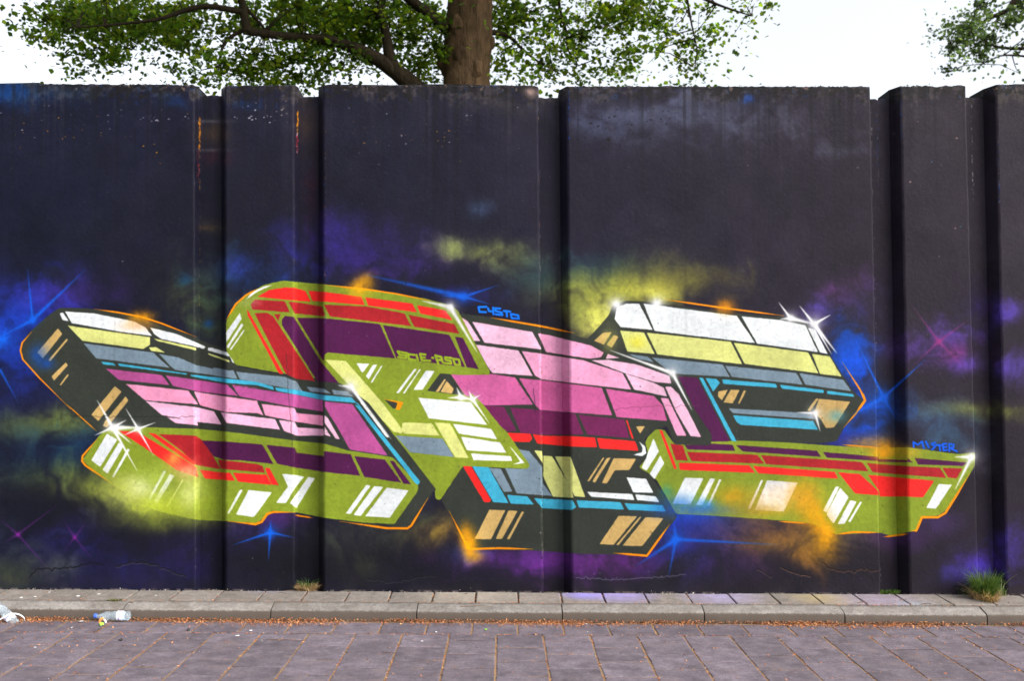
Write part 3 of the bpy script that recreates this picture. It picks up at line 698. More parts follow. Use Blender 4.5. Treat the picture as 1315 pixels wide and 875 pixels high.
# ------------------------------------------------------------------ materials
def mat_wall():
    mt, nt, bs = new_mat('painted_concrete')
    uv = nd(nt, 'ShaderNodeUVMap', uv_map='UVMap')
    im = nd(nt, 'ShaderNodeTexImage', image=mural, interpolation='Linear', extension='EXTEND')
    nt.links.new(uv.outputs[0], im.inputs[0])
    p = pos(nt)
    n1, n2 = noise(nt, 3.2, 6, .6, p), noise(nt, 38, 5, .65, p)
    mp = nd(nt, 'ShaderNodeMapping'); mp.inputs['Scale'].default_value = (1, 1, .12)
    nt.links.new(p, mp.inputs[0])
    n3 = noise(nt, 14, 4, .6, mp.outputs[0])
    v = mth(nt, 'MULTIPLY_ADD', n1.outputs[0], .46, .77)
    v2 = mth(nt, 'MULTIPLY_ADD', n3.outputs[0], .24, .88)
    v3 = mth(nt, 'MULTIPLY_ADD', n2.outputs[0], .20, .90)
    vv = mth(nt, 'MULTIPLY', mth(nt, 'MULTIPLY', v, v2), v3)
    c = mixc(nt, 1.0, im.outputs[0], vv, 'MULTIPLY')
    nt.links.new(c, bs.inputs['Base Color'])
    r = mth(nt, 'MULTIPLY_ADD', n1.outputs[0], .3, .5)
    nt.links.new(r, bs.inputs['Roughness'])
    bs.inputs['Specular IOR Level'].default_value = .12
    n4 = noise(nt, 160, 4, .7, p)
    h = mth(nt, 'ADD', mth(nt, 'MULTIPLY', n2.outputs[0], .7), mth(nt, 'MULTIPLY', n4.outputs[0], .35))
    h = mth(nt, 'ADD', h, mth(nt, 'MULTIPLY', n1.outputs[0], 1.6))
    bump(nt, bs, h, .45, .006)
    return mt

def mat_stone(name, cols, scale=18, speck=260, rough=.85, bumpd=.004, dirt=None, rand=.25, spray=None):
    mt, nt, bs = new_mat(name)
    p = pos(nt)
    oi = nd(nt, 'ShaderNodeObjectInfo')
    va = nd(nt, 'ShaderNodeVectorMath', operation='ADD')
    nt.links.new(p, va.inputs[0])
    nt.links.new(mth(nt, 'MULTIPLY', oi.outputs['Random'], 41.0), va.inputs[1])
    q_ = va.outputs[0] if rand else p
    n1, n2 = noise(nt, scale, 6, .65, q_), noise(nt, speck, 3, .7, q_)
    c = ramp(nt, n1.outputs[0], [(.3, cols[0]), (.52, cols[1]), (.74, cols[2])]).outputs[0]
    n6 = noise(nt, speck * .3, 4, .75, q_)
    sp = mth(nt, 'MULTIPLY', mth(nt, 'MULTIPLY_ADD', n2.outputs[0], 1.9, .05), mth(nt, 'MULTIPLY_ADD', n6.outputs[0], 1.3, .35))
    c = mixc(nt, 1.0, c, sp, 'MULTIPLY')
    rv = mth(nt, 'MULTIPLY_ADD', oi.outputs['Random'], rand, 1 - rand / 2)
    c = mixc(nt, 1.0, c, rv, 'MULTIPLY')
    if dirt:
        n5 = noise(nt, 5.5, 5, .7, q_)
        f = mth(nt, 'MULTIPLY', mth(nt, 'SUBTRACT', n5.outputs[0], .52, clamp=True), 3.2, clamp=True)
        c = mixc(nt, f, c, dirt)
    if spray:
        for (px, py, sig, col, a) in spray:
            q = on_z(px, py, .1)
            sub = nd(nt, 'ShaderNodeVectorMath', operation='DISTANCE')
            nt.links.new(p, sub.inputs[0]); sub.inputs[1].default_value = q
            f = mth(nt, 'MULTIPLY', mth(nt, 'SUBTRACT', 1, mth(nt, 'DIVIDE', sub.outputs['Value'], sig), clamp=True), a)
            f = mth(nt, 'MULTIPLY', f, mth(nt, 'MULTIPLY_ADD', n1.outputs[0], 1.2, .4), clamp=True)
            c = mixc(nt, f, c, col)
    nt.links.new(c, bs.inputs['Base Color'])
    bs.inputs['Roughness'].default_value = rough
    bs.inputs['Specular IOR Level'].default_value = .3
    h = mth(nt, 'ADD', mth(nt, 'MULTIPLY', n1.outputs[0], 1.0), mth(nt, 'MULTIPLY', n2.outputs[0], .5))
    bump(nt, bs, h, .6, bumpd)
    return mt

def mat_plain(name, col, rough=.6, trans=0, emit=None, spec=.5, alpha=None, ior=1.45, var=.2, scale=40):
    mt, nt, bs = new_mat(name)
    p = pos(nt)
    n = noise(nt, scale, 3, .6, p)
    c = mixc(nt, 1.0, col, mth(nt, 'MULTIPLY_ADD', n.outputs[0], 2 * var, 1 - var), 'MULTIPLY')
    nt.links.new(c, bs.inputs['Base Color'])
    bs.inputs['Roughness'].default_value = rough
    bs.inputs['Transmission Weight'].default_value = trans
    bs.inputs['Specular IOR Level'].default_value = spec
    bs.inputs['IOR'].default_value = ior
    return mt

def mat_vcol(name, rough=.8, translucent=0.0, var=.3, gloss=.3):
    mt, nt, bs = new_mat(name)
    at = nd(nt, 'ShaderNodeVertexColor', layer_name='col')
    n = noise(nt, 30, 2, .5, pos(nt))
    c = mixc(nt, 1.0, at.outputs[0], mth(nt, 'MULTIPLY_ADD', n.outputs[0], 2 * var, 1 - var), 'MULTIPLY')
    nt.links.new(c, bs.inputs['Base Color'])
    bs.inputs['Roughness'].default_value = rough
    bs.inputs['Specular IOR Level'].default_value = gloss
    if translucent:
        tr = nd(nt, 'ShaderNodeBsdfTranslucent')
        c2 = mixc(nt, 1.0, c, (1.5, 1.45, .75), 'MULTIPLY')
        nt.links.new(c2, tr.inputs[0])
        ms = nd(nt, 'ShaderNodeMixShader'); ms.inputs[0].default_value = translucent
        out = nt.nodes['Material Output']
        nt.links.new(bs.outputs[0], ms.inputs[1]); nt.links.new(tr.outputs[0], ms.inputs[2])
        nt.links.new(ms.outputs[0], out.inputs[0])
    return mt

M_WALL = mat_wall()
M_RAW = mat_stone('raw_concrete', [(.16, .15, .14), (.24, .23, .21), (.32, .30, .28)], 6, 120)
M_TILE = mat_stone('concrete_tile', [(.10, .088, .078), (.142, .126, .113), (.185, .166, .15)], 14, 150, .9, .003, (.16, .13, .11), .28,
                   [(750, 764, .20, (.20, .17, .50), .95), (795, 763, .32, (.24, .20, .46), .8), (925, 765, .36, (.30, .26, .48), .5), (1130, 768, .40, (.28, .22, .36), .4), (350, 758, .25, (.20, .19, .36), .45), (1050, 766, .25, (.42, .32, .12), .4), (1180, 775, .2, (.20, .33, .40), .3), (600, 762, .5, (.34, .30, .24), .45)])
M_KERB = mat_stone('kerb_concrete', [(.11, .10, .092), (.16, .148, .138), (.215, .203, .19)], 10, 150, .9, .004, (.10, .08, .065), .28)
def kerb_grime(mt):
    nt = mt.node_tree; bs = nt.nodes['Principled BSDF']
    src = bs.inputs['Base Color'].links[0].from_socket
    tc = nd(nt, 'ShaderNodeTexCoord'); sp = nd(nt, 'ShaderNodeSeparateXYZ')
    nt.links.new(tc.outputs['Object'], sp.inputs[0])
    n = noise(nt, 55, 4, .7, tc.outputs['Object'])
    h = mth(nt, 'ADD', sp.outputs[2], mth(nt, 'MULTIPLY_ADD', n.outputs[0], .030, -.015))
    f = mth(nt, 'MULTIPLY', mth(nt, 'SUBTRACT', .068, h), 110, clamp=True)
    c = mixc(nt, mth(nt, 'MULTIPLY', f, .92), src, (.06, .046, .036))
    nt.links.new(c, bs.inputs['Base Color'])
kerb_grime(M_KERB)
M_ROADTILE = mat_stone('road_tile', [(.062, .051, .063), (.096, .080, .098), (.138, .116, .138)], 9, 140, .85, .003, (.14, .11, .112), .30)
M_JOINT = mat_stone('joint_sand', [(.15, .09, .052), (.20, .12, .065), (.155, .125, .06)], 7, 200, .95, .004, (.13, .13, .05), 0)
M_SOIL = mat_stone('soil', [(.025, .02, .015), (.06, .045, .03), (.11, .07, .045)], 30, 200, .95, .006, (.07, .08, .03), 0)
M_GROUND = mat_stone('rough_grass', [(.03, .05, .015), (.05, .07, .02), (.09, .08, .04)], 1.2, 30, .95, .02, (.10, .07, .05), 0)
M_BARK = None

# ------------------------------------------------------------------ ground, road, pavement, kerb
SLOPE = 0.0079                                  # the street falls gently to the right
TILT = Matrix.Rotation(math.atan(SLOPE), 4, 'Y')
def gz(x, z=0.0):
    return z - SLOPE * x

def slab(name, x0, x1, y0, y1, z, mat, kind='structure', thick=None, parent=None, zl=None):
    v = [(x0, y0, gz(x0, z)), (x1, y0, gz(x1, z)), (x1, y1, gz(x1, z)), (x0, y1, gz(x0, z))]
    o = mesh_obj(name, v, [(0, 1, 2, 3)], mat, parent)
    if kind and parent is None: o['kind'] = kind
    return o

g = mesh_obj('ground', [(-600, -600, -8), (600, -600, -8), (600, 1200, -8), (-600, 1200, -8), (-30, -30, -.12), (30, -30, -.55), (30, 40, -.55), (-30, 40, -.12)],
             [(0, 1, 5, 4), (1, 2, 6, 5), (2, 3, 7, 6), (3, 0, 4, 7), (4, 5, 6, 7)], M_GROUND)
g['kind'] = 'structure'
g.location.z = -.02
road = slab('road', -14, 14, -16, -.40, -.0042, M_JOINT)
pave = slab('pavement', -9, 9, -.36, .30, .088, M_SOIL)

def tile_mesh(name, sx, sy, h, seed, mat, bev=.006, rag=.003):
    r = random.Random(seed)
    V, Fc = [], []
    n = 3
    def ring(inset, z):
        out = []
        x, y = sx / 2 - inset, sy / 2 - inset
        per = [(-x + 2 * x * i / n, -y) for i in range(n)] + [(x, -y + 2 * y * i / n) for i in range(n)] + [(x - 2 * x * i / n, y) for i in range(n)] + [(-x, y - 2 * y * i / n) for i in range(n)]
        for a, b in per:
            out.append((a + r.uniform(-rag, rag) * .6, b + r.uniform(-rag, rag) * .6, z + (r.uniform(-.0012, .0008) if z >= 0 else 0)))
        return out
    for ins, z in ((0, -h), (0, -bev), (bev * .4, -bev * .3), (bev * 1.5, 0)):
        V += ring(ins, z)
    m_ = 4 * n
    for k in range(3):
        for i in range(m_):
            j = (i + 1) % m_
            Fc.append((k * m_ + i, k * m_ + j, (k + 1) * m_ + j, (k + 1) * m_ + i))
    Fc.append(tuple(range(3 * m_, 4 * m_)))
    me = bpy.data.meshes.new(name)
    me.from_pydata(V, [], Fc); me.materials.append(mat); me.update()
    return me

def put_tile(name, me, x, y, z, parent, rz=0, jit=1.0):
    o = bpy.data.objects.new(name, me)
    link(o, parent)
    j = .35 if parent is road else 1.0
    o.matrix_world = Matrix.Translation((x, y, gz(x, z + random.uniform(-.0025, .0025) * j))) @ TILT @ Matrix.Rotation(.027 if parent is pave else 0, 4, 'X') @ Matrix.Rotation(rz + random.uniform(-.006, .006) * jit, 4, 'Z') @ Matrix.Rotation(random.uniform(-.008, .008) * j, 4, 'X') @ Matrix.Rotation(random.uniform(-.005, .005) * j, 4, 'Y')
    return o

P_TILES = [tile_mesh('paving_tile', .288, .292, .05, 100 + i, M_TILE, .005) for i in range(6)]
xj = on_z(666, 770, .1).x                    # a joint between two pavement tiles
for i in range(-18, 18):
    put_tile('paving_tile', random.choice(P_TILES), xj + (i + .5) * .301, -.165 + random.uniform(-.002, .002), .104, pave, random.randint(0, 3) * math.pi / 2)

R_TILES = [tile_mesh('road_tile', .289, .289, .06, 200 + i, M_ROADTILE, .004, .004) for i in range(8)]
R_HALF = [tile_mesh('road_tile', .289, .140, .06, 230 + i, M_ROADTILE, .004, .004) for i in range(3)]
KERB_Y = -.45
xr = on_z(605.5, 812, 0).x
for i in range(-14, 14):
    put_tile('road_tile', random.choice(R_TILES), xr + (i + .5) * .3, KERB_Y - .035 - .15, 0, road, random.randint(0, 3) * math.pi / 2)
xc = on_z(637, 822, 0).x
y0 = KERB_Y - .035 - .30
for i in range(-14, 14):
    x = xc + (i - .5) * .3
    half = (i % 2 == 0)
    y = y0
    if half:
        put_tile('road_tile', random.choice(R_HALF), x, y - .075, 0, road); y -= .15
    for k in range(6):
        put_tile('road_tile', random.choice(R_TILES), x + random.uniform(-.002, .002), y - .15, 0, road, random.randint(0, 3) * math.pi / 2); y -= .30
# beyond the singly laid tiles the road goes on as a paved sheet
def mat_roadfar():
    mt, nt, bs = new_mat('road_paving')
    p = pos(nt)
    br = nd(nt, 'ShaderNodeTexBrick')
    br.offset = .5
    for k, v in (('Scale', 1.0), ('Mortar Size', .005), ('Brick Width', .3), ('Row Height', .3)): br.inputs[k].default_value = v
    br.inputs['Color1'].default_value = (.18, .155, .165, 1); br.inputs['Color2'].default_value = (.14, .12, .13, 1); br.inputs['Mortar'].default_value = (.24, .13, .06, 1)
    mp = nd(nt, 'ShaderNodeMapping'); mp.inputs['Rotation'].default_value = (0, 0, math.pi / 2)
    nt.links.new(p, mp.inputs[0]); nt.links.new(mp.outputs[0], br.inputs['Vector'])
    nt.links.new(mixc(nt, 1.0, br.outputs[0], mth(nt, 'MULTIPLY_ADD', noise(nt, 9, 5, .6, p).outputs[0], .7, .65), 'MULTIPLY'), bs.inputs['Base Color'])
    bs.inputs['Roughness'].default_value = .88
    return mt
M_RF = mat_roadfar()
slab('road_sheet', -14, 14, -16, y0 - 1.97, -.0005, M_RF, parent=road, kind=None)
slab('road_sheet', -14, xc - 15 * .3 + .03, y0 - 1.97, -.46, -.0005, M_RF, parent=road, kind=None)
slab('road_sheet', xc + 13 * .3 + .01, 14, y0 - 1.97, -.46, -.0005, M_RF, parent=road, kind=None)

# kerb: metre-long stones with a rounded front edge
def kerb_mesh(L, seed):
    r = random.Random(seed)
    prof = [(-.456, -.06), (-.456, .02), (-.454, .052), (-.450, .063), (-.443, .070), (-.430, .075), (-.412, .080), (-.372, .090), (-.332, .100), (-.329, .092), (-.329, -.06)]
    n = 16
    V, Fc = [], []
    for i in range(n + 1):
        x = L * i / n
        e = .0025 if i in (0, n) else 0
        for j, (y, z) in enumerate(prof):
            w = r.uniform(-.0018, .0018)
            V.append((x, y + e * .8 * (y < -.4) + w, z - e * (z > .05) + w * .6))
    m_ = len(prof)
    for i in range(n):
        for j in range(m_ - 1):
            a = i * m_ + j
            Fc.append((a, a + m_, a + m_ + 1, a + 1))
    b0_ = len(V)
    V += V[:m_] + V[n * m_:(n + 1) * m_]
    Fc.append(tuple(b0_ + j for j in range(m_))); Fc.append(tuple(b0_ + m_ + j for j in range(m_))[::-1])
    me = bpy.data.meshes.new('kerb_stone')
    me.from_pydata(V, [], Fc); me.materials.append(M_KERB)
    me.polygons.foreach_set('use_smooth', [len(p.vertices) == 4 for p in me.polygons]); me.update()
    return me
kerb = tag(empty('kerb'), kind='structure')
kx = [on_z(q, 793, .05).x for q in (345, 534, 723, 908, 1091, 1277)]
kx = [kx[0] - 1.01 * k for k in (5, 4, 3, 2)] + [on_z(154, 793, .05).x] + kx + [kx[-1] + 1.01 * k for k in (1, 2, 3)]
for i in range(len(kx) - 1):
    o = bpy.data.objects.new('kerb_stone', kerb_mesh(kx[i + 1] - kx[i] - .007, 300 + i))
    link(o, kerb)
    o.matrix_world = Matrix.Translation((kx[i] + .0035, random.uniform(-.003, .003), gz(kx[i], random.uniform(-.003, .003)))) @ TILT

# ------------------------------------------------------------------ the wall: painted panels with recessed strips between
DEP, C_L, C_R = .092, .055, .012      # depth of the recesses; slope of a panel's left and right flank
def wall_uv(x, y, z):
    k = CAM_D / (CAM_D + y)          # paint runs on over the recess where it meets the panel's paint
    return ((x * k - X0) / (X1 - X0), (CAM_H + (z - CAM_H) * k - Z0) / (Z1 - Z0))

def edge_line(pt, pb):
    a, b = on_y(pt, 112), on_y(pb, 760)
    return lambda z: b.x + (a.x - b.x) * (z - b.z) / (a.z - b.z)

def flat(x):
    return lambda z: x

wall = tag(empty('concrete_wall'), 'tall black concrete wall with recessed strips and a long spray-painted block-letter mural', 'wall')

def wall_piece(name, xl, xr, ztop, depth0, thick, cl, cr, seed, edge=.008, rows=70):
    """closed block: cross-section swept upward; ztop = function of x; front subdivided"""
    r = random.Random(seed)
    zb = -.12
    wmid = xr(1.5) - xl(1.5)
    ncol = max(int(wmid / .022), 4)
    V, Fc = [], []
    def section(v, last):
        out = []
        zt0 = ztop(xl(3.5)); z0 = zb + (zt0 - zb) * v
        a, b = xl(z0), xr(z0)
        ja, jb = r.gauss(0, .0011), r.gauss(0, .0011)
        e = edge
        jz = 0.0
        P = [(a - cl, depth0 + thick), (a - cl * .999, depth0 + (DEP if cl else 0) * .97), (a - cl * .12 + ja, depth0 + e * .9), (a + e * .35 + ja, depth0 + e * .25)]
        P += [(a + (b - a) * (i + .5) / ncol, depth0) for i in range(ncol)]
        P += [(b - e * .35 + jb, depth0 + e * .25), (b + cr * .12 + jb, depth0 + e * .9), (b + cr * .999, depth0 + (DEP if cr else 0) * .97), (b + cr, depth0 + thick)]
        for (x, y) in P:
            zt = ztop(x)
            z = zb + (zt - zb) * v
            out.append((x, y, z))
        return out
    vs = [i / rows for i in range(rows)] + [1 - .0022, 1.0]
    secs = []
    for q, v in enumerate(vs):
        s = section(v, q == len(vs) - 1)
        if q >= len(vs) - 2:
            s2 = []
            for (x, y, z) in s:
                j = (math.sin(x * 61 + seed) * .0022 + math.sin(x * 147 + 2 * seed) * .0018 + r.gauss(0, .0034) - (.012 * r.random() if r.random() < .06 else 0))
                if q == len(vs) - 1: y += .012 if y < depth0 + .05 else 0
                s2.append((x, y, z + j))
            s = s2
        secs.append(s)
    m_ = len(secs[0])
    for s in secs: V += s
    for q in range(len(secs) - 1):
        for i in range(m_):
            j = (i + 1) % m_
            Fc.append((q * m_ + i, q * m_ + j, (q + 1) * m_ + j, (q + 1) * m_ + i))
    # lid: front vertices to a matching row at the back
    base = (len(secs) - 1) * m_
    Fc.append(tuple(base + i for i in range(m_)))
    o = mesh_obj(name, V, Fc, [M_WALL, M_RAW], wall)
    me = o.data
    uvl = me.uv_layers.new(name='UVMap')
    back = depth0 + thick - .01
    for p in me.polygons:
        if all(V[vi][1] > back for vi in p.vertices): p.material_index = 1
        for li in p.loop_indices:
            x, y, z = V[me.loops[li].vertex_index]
            uvl.data[li].uv = wall_uv(x, y, z)
    return o

E = {'p1r': edge_line(249, 251), 'p2l': edge_line(289.5, 290.7), 'p2r': edge_line(377.3, 377.8), 'p3l': edge_line(415.8, 416.6), 'p3r': edge_line(690.3, 697),
     'p4l': edge_line(728.5, 735.2), 'p4r': edge_line(1117.2, 1130.5), 'p5l': edge_line(1157, 1169.2), 'p5r': edge_line(1240, 1256.5), 'p6l': edge_line(1279.5, 1294)}
def topline(pa, ya, pb, yb):
    a, b = on_y(pa, ya), on_y(pb, yb)
    return lambda x: a.z + (b.z - a.z) * (x - a.x) / (b.x - a.x)
panels = [(flat(-6.9), E['p1r'], topline(0, 106.5, 249, 108.5), 0, C_R), (E['p2l'], E['p2r'], topline(290, 109.5, 377, 108.5), C_L, C_R), (E['p3l'], E['p3r'], topline(416, 109, 690, 109.5), C_L, C_R),
          (E['p4l'], E['p4r'], topline(729, 110.5, 1117, 110.5), C_L, C_R), (E['p5l'], E['p5r'], topline(1157, 110.5, 1240, 109), C_L, C_R), (E['p6l'], flat(6.9), topline(1280, 108.5, 1315, 107.5), C_L, 0)]
for i, (a, b, tp, cl, cr) in enumerate(panels):
    wall_piece('wall_panel', a, b, tp, 0.0, DEP + .22, cl, cr, i + 1)
gy = [123.5, 124.5, 125, 125.5, 124]
pairs = [('p1r', 'p2l'), ('p2r', 'p3l'), ('p3r', 'p4l'), ('p4r', 'p5l'), ('p5r', 'p6l')]
for i, (a, b) in enumerate(pairs):
    zt = on_y(CX, gy[i], DEP).z
    wall_piece('recessed_strip', (lambda f: lambda z: f(z) - .05)(E[a]), (lambda f: lambda z: f(z) + .06)(E[b]), flat(zt), DEP, .15, 0, 0, i + 20, edge=.002)
# ------------------------------------------------------------------ trees behind the wall
def mat_bark():
    mt, nt, bs = new_mat('bark')
    p = pos(nt)
    mp = nd(nt, 'ShaderNodeMapping'); mp.inputs['Scale'].default_value = (1, 1, .28)
    nt.links.new(p, mp.inputs[0])
    n1, n2 = noise(nt, 9, 7, .7, mp.outputs[0]), noise(nt, 2.2, 4, .6, p)
    c = ramp(nt, n1.outputs[0], [(.3, (.018, .012, .008)), (.5, (.075, .046, .026)), (.75, (.16, .10, .058))]).outputs[0]
    c = mixc(nt, mth(nt, 'MULTIPLY', n2.outputs[0], .55), c, (.04, .03, .016))
    nt.links.new(c, bs.inputs['Base Color'])
    bs.inputs['Roughness'].default_value = .95
    bs.inputs['Specular IOR Level'].default_value = .06
    bump(nt, bs, n1.outputs[0], 1.0, .07)
    return mt
M_BARK = mat_bark()
M_LIMB_SHADED = M_BARK.copy(); M_LIMB_SHADED.name = 'shaded_limb_bark'  # near-black bark copy: shade of the backlit limbs put into the colour
for e_, c_ in zip([n_ for n_ in M_LIMB_SHADED.node_tree.nodes if n_.type == 'VALTORGB'][0].color_ramp.elements, ((.006, .005, .004), (.014, .011, .008), (.028, .021, .015))): e_.color = (*c_, 1)
M_LEAF = mat_vcol('leaf', .55, .68, .2, .25)

def leaves(P, size, palette, seed, flat_bias=.55):
    """many small folded leaves; P (n,3) centres"""
    r = np.random.default_rng(seed)
    n = len(P)
    nrm = r.normal(size=(n, 3)); nrm[:, 2] = np.abs(nrm[:, 2]) + flat_bias
    nrm /= np.linalg.norm(nrm, axis=1)[:, None]
    t = r.normal(size=(n, 3)); t -= (t * nrm).sum(1)[:, None] * nrm
    t /= np.linalg.norm(t, axis=1)[:, None]
    b = np.cross(nrm, t)
    s = (size * r.uniform(.6, 1.35, n))[:, None]
    droop = -.25 * s * nrm
    V = np.stack([P - t * s * .5, P - t * s * .12 + b * s * .46 + droop * .5, P + t * s * .62 + droop, P - t * s * .12 - b * s * .46 + droop * .5, P + t * s * .1 + droop * .1,
                  P + t * s * .22 + b * s * .36 + droop * .6, P + t * s * .22 - b * s * .36 + droop * .6], 1).reshape(-1, 3)
    T0 = np.array([(0, 4, 1), (1, 4, 5), (5, 4, 2), (2, 4, 6), (6, 4, 3), (3, 4, 0)])
    T = (np.arange(n)[:, None, None] * 7 + T0[None]).reshape(-1, 3)
    pal = np.array(palette, np.float32)
    c = pal[r.integers(0, len(pal), n)] * r.uniform(.7, 1.3, (n, 1)).astype(np.float32)
    return V, T, np.repeat(c, 6, axis=0)

def branch(parent, path, radii, name='branch', n=16, sides=9, wob=.12, seed=0):
    pth, rd = resample(path, radii, n)
    V, Fc = tube(pth, rd, sides, wob, True, seed)
    return mesh_obj(name, V, Fc, M_BARK if name == 'trunk' else M_LIMB_SHADED, parent, smooth=True)

def foliage(blobs, depth_c, depth_s, leaf_px, seed, crown=None):
    """clumps of leaf centres: blobs = (px, py, rx, ry, count) seen over the wall, spread through the crown's depth"""
    r = np.random.default_rng(seed)
    out, clumps, fac = [], [], []
    for (px, py, rx, ry, cnt) in blobs:
        nc = max(int(cnt / 36), 2)
        for _ in range(nc):
            a, q = r.uniform(0, 6.283), math.sqrt(r.random())
            cx, cy = px + rx * q * math.cos(a), py + ry * q * math.sin(a)
            z = depth_c + r.normal() * depth_s
            c = np.array(at_depth(cx, cy, z))
            k = int(cnt / nc * r.uniform(.5, 1.5)) + 1
            sg = r.choice([.05, .09, .13, .24])
            out.append(c + r.normal(size=(k, 3)) * np.array([sg * 1.25, sg * 1.25, sg * .8]))
            clumps.append(Vector(c)); fac.append(np.full(k, r.choice([.45, .6, .8, 1.0, 1.25, 1.45])))
    return np.concatenate(out), clumps, np.concatenate(fac)

ZT = 14.0
tree = empty('linden_tree', at_depth(600, 440, ZT).xy.to_3d())
tag(tree, 'broad leafy tree with thick brown trunk rising behind the tall wall', 'tree')
def w2l(o, pth): return [Vector(p) - o.location for p in pth]
T = lambda px, py, dz=0: at_depth(px, py, ZT + dz)
tb = T(600, 440); tb.z = -.3
trunk_path = [tb, T(601, 330), T(600, 200), T(599, 110), T(601, 60), T(604, 0), T(606, -90), T(600, -220), T(603, -420)]
trunk = branch(tree, w2l(tree, trunk_path), [.46, .36, .325, .315, .325, .315, .27, .2, .06], 'trunk', 60, 22, .07, 3)
for v in trunk.data.vertices:                       # long bark ridges and a slight swelling
    a_ = math.atan2(v.co.y, v.co.x - (T(600, 100).x - tree.location.x))
    k_ = 1 + .022 * math.sin(a_ * 9 + v.co.z * .9) + .016 * math.sin(a_ * 17 - v.co.z * 1.7) + .03 * math.sin(v.co.z * 2.3 + a_ * 2)
    v.co.x *= k_; v.co.y *= k_
# knots and a fold on the trunk
for kx_, ky_, kr, dy in ((597, 78, .13, -.25), (628, 57, .09, -.08), (574, 82, .12, -.05), (590, 40, .10, -.25), (612, 95, .10, -.26)):
    bm = bmesh.new()
    bmesh.ops.create_icosphere(bm, subdivisions=3, radius=kr)
    for v in bm.verts:
        v.co *= 1 + .18 * math.sin(v.co.x * 40) * math.cos(v.co.z * 33)
        v.co.z *= 1.5; v.co.y *= .6
    me = bpy.data.meshes.new('knot'); bm.to_mesh(me); bm.free()
    me.materials.append(M_BARK); me.polygons.foreach_set('use_smooth', [True] * len(me.polygons))
    o = link(bpy.data.objects.new('knot', me), trunk)
    o.location = T(kx_, ky_) + Vector((0, dy, 0)) - tree.location
limbs = [([T(596, 190), T(560, 140), T(528, 108, -.1), T(494, 82, -.3), T(465, 66, -.4), T(432, 54, -.5), T(400, 49, -.6), T(362, 46, -.7), T(320, 40, -.8), T(313, 38, -.8)], [.12, .13, .135, .105, .085, .07, .06, .056, .052, .045]),
         ([T(506, 88, -.25), T(499, 66, -.3), T(495, 40, -.3), T(488, 20, -.3), T(489, 5, -.3), T(505, -40, -.2)], [.10, .075, .06, .055, .05, .03]),
         ([T(318, 41, -.8), T(314, 22, -.8), T(311, 5, -.8), T(300, -30, -.9), T(280, -80, -1)], [.07, .055, .05, .045, .02]),
         ([T(314, 16, -.8), T(290, 11, -.9), T(262, 8, -1), T(235, 14, -1.1), T(205, 24, -1.2), T(160, 30, -1.3), T(100, 35, -1.4)], [.04, .04, .035, .03, .025, .018, .008]),
         ([T(313, 38, -.8), T(300, 45, -.8), T(288, 56, -.8), T(283, 72, -.8), T(280, 92, -.8)], [.03, .026, .022, .016, .008]),
         ([T(311, 5, -.8), T(325, 20, -.7), T(341, 38, -.6)], [.03, .022, .015]),
         ([T(592, 58), T(577, 40, -.1), T(556, 22, -.2), T(535, 6, -.3), T(505, -20, -.4), T(450, -70, -.6), T(380, -120, -1)], [.11, .09, .08, .075, .07, .05, .02]),
         ([T(610, 40), T(650, 45, .4), T(670, 62, .5), T(690, 78, .5), T(720, 95, .6)], [.05, .03, .022, .016, .008]),
         ([T(608, 0), T(680, -30, .3), T(760, -40, .5), T(850, -25, .6), T(920, 5, .7), T(965, 20, .7)], [.13, .10, .07, .045, .02, .008]),
         ([T(712, -32, .4), T(720, 15, .4), T(727, 40, .4), T(729, 62, .4), T(740, 85, .4)], [.03, .02, .018, .012, .006]),
         ([T(604, -60), T(540, -150, .6), T(440, -230, 1.2), T(330, -270, 1.6)], [.15, .1, .06, .02]),
         ([T(604, -120), T(690, -230, -.6), T(800, -290, -1.2), T(880, -310, -1.4)], [.14, .09, .05, .02]),
         ([T(880, -15, .6), T(888, 30, .6), T(895, 65, .6), T(890, 85, .6)], [.02, .014, .009, .005])]
for i, (p_, r_) in enumerate(limbs):
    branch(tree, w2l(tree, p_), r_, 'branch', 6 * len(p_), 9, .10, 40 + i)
BL = [(62, 34, 28, 22, 200), (44, 16, 12, 8, 14), (110, 24, 50, 26, 420), (165, 18, 60, 24, 560), (150, 62, 22, 26, 150), (110, 60, 40, 14, 70), (95, 88, 30, 9, 34), (140, 84, 20, 8, 36),
      (205, 36, 45, 26, 380), (255, 28, 50, 26, 330), (230, 75, 34, 18, 50), (300, 66, 40, 32, 150), (272, 96, 26, 22, 60), (325, 95, 26, 14, 60), (335, 18, 50, 22, 260),
      (352, 76, 36, 32, 300), (400, 28, 50, 36, 560), (372, 106, 18, 12, 50), (395, 82, 26, 26, 140), (440, 26, 50, 40, 640), (445, 84, 40, 22, 110), (500, 38, 46, 40, 560), (550, 48, 30, 42, 420), (540, 92, 40, 16, 80),
      (650, 22, 36, 24, 260), (682, 44, 46, 34, 220), (655, 92, 40, 16, 70), (740, 26, 60, 30, 330), (760, 78, 60, 30, 210), (820, 16, 36, 24, 260), (815, 78, 30, 30, 90), (705, 92, 30, 16, 30),
      (870, 38, 48, 38, 110), (898, 68, 26, 28, 60), (930, 24, 36, 22, 60), (978, 12, 22, 18, 20), (870, 102, 40, 7, 20), (790, 100, 40, 8, 30), (12, 34, 9, 4, 5)]
BL = [(a, b, c, d, int(n * 3.3)) for a, b, c, d, n in BL]
L1, cl1, fc1 = foliage(BL, ZT + 1.1, .9, 8, 77)
r_ = np.random.default_rng(78)
up = []
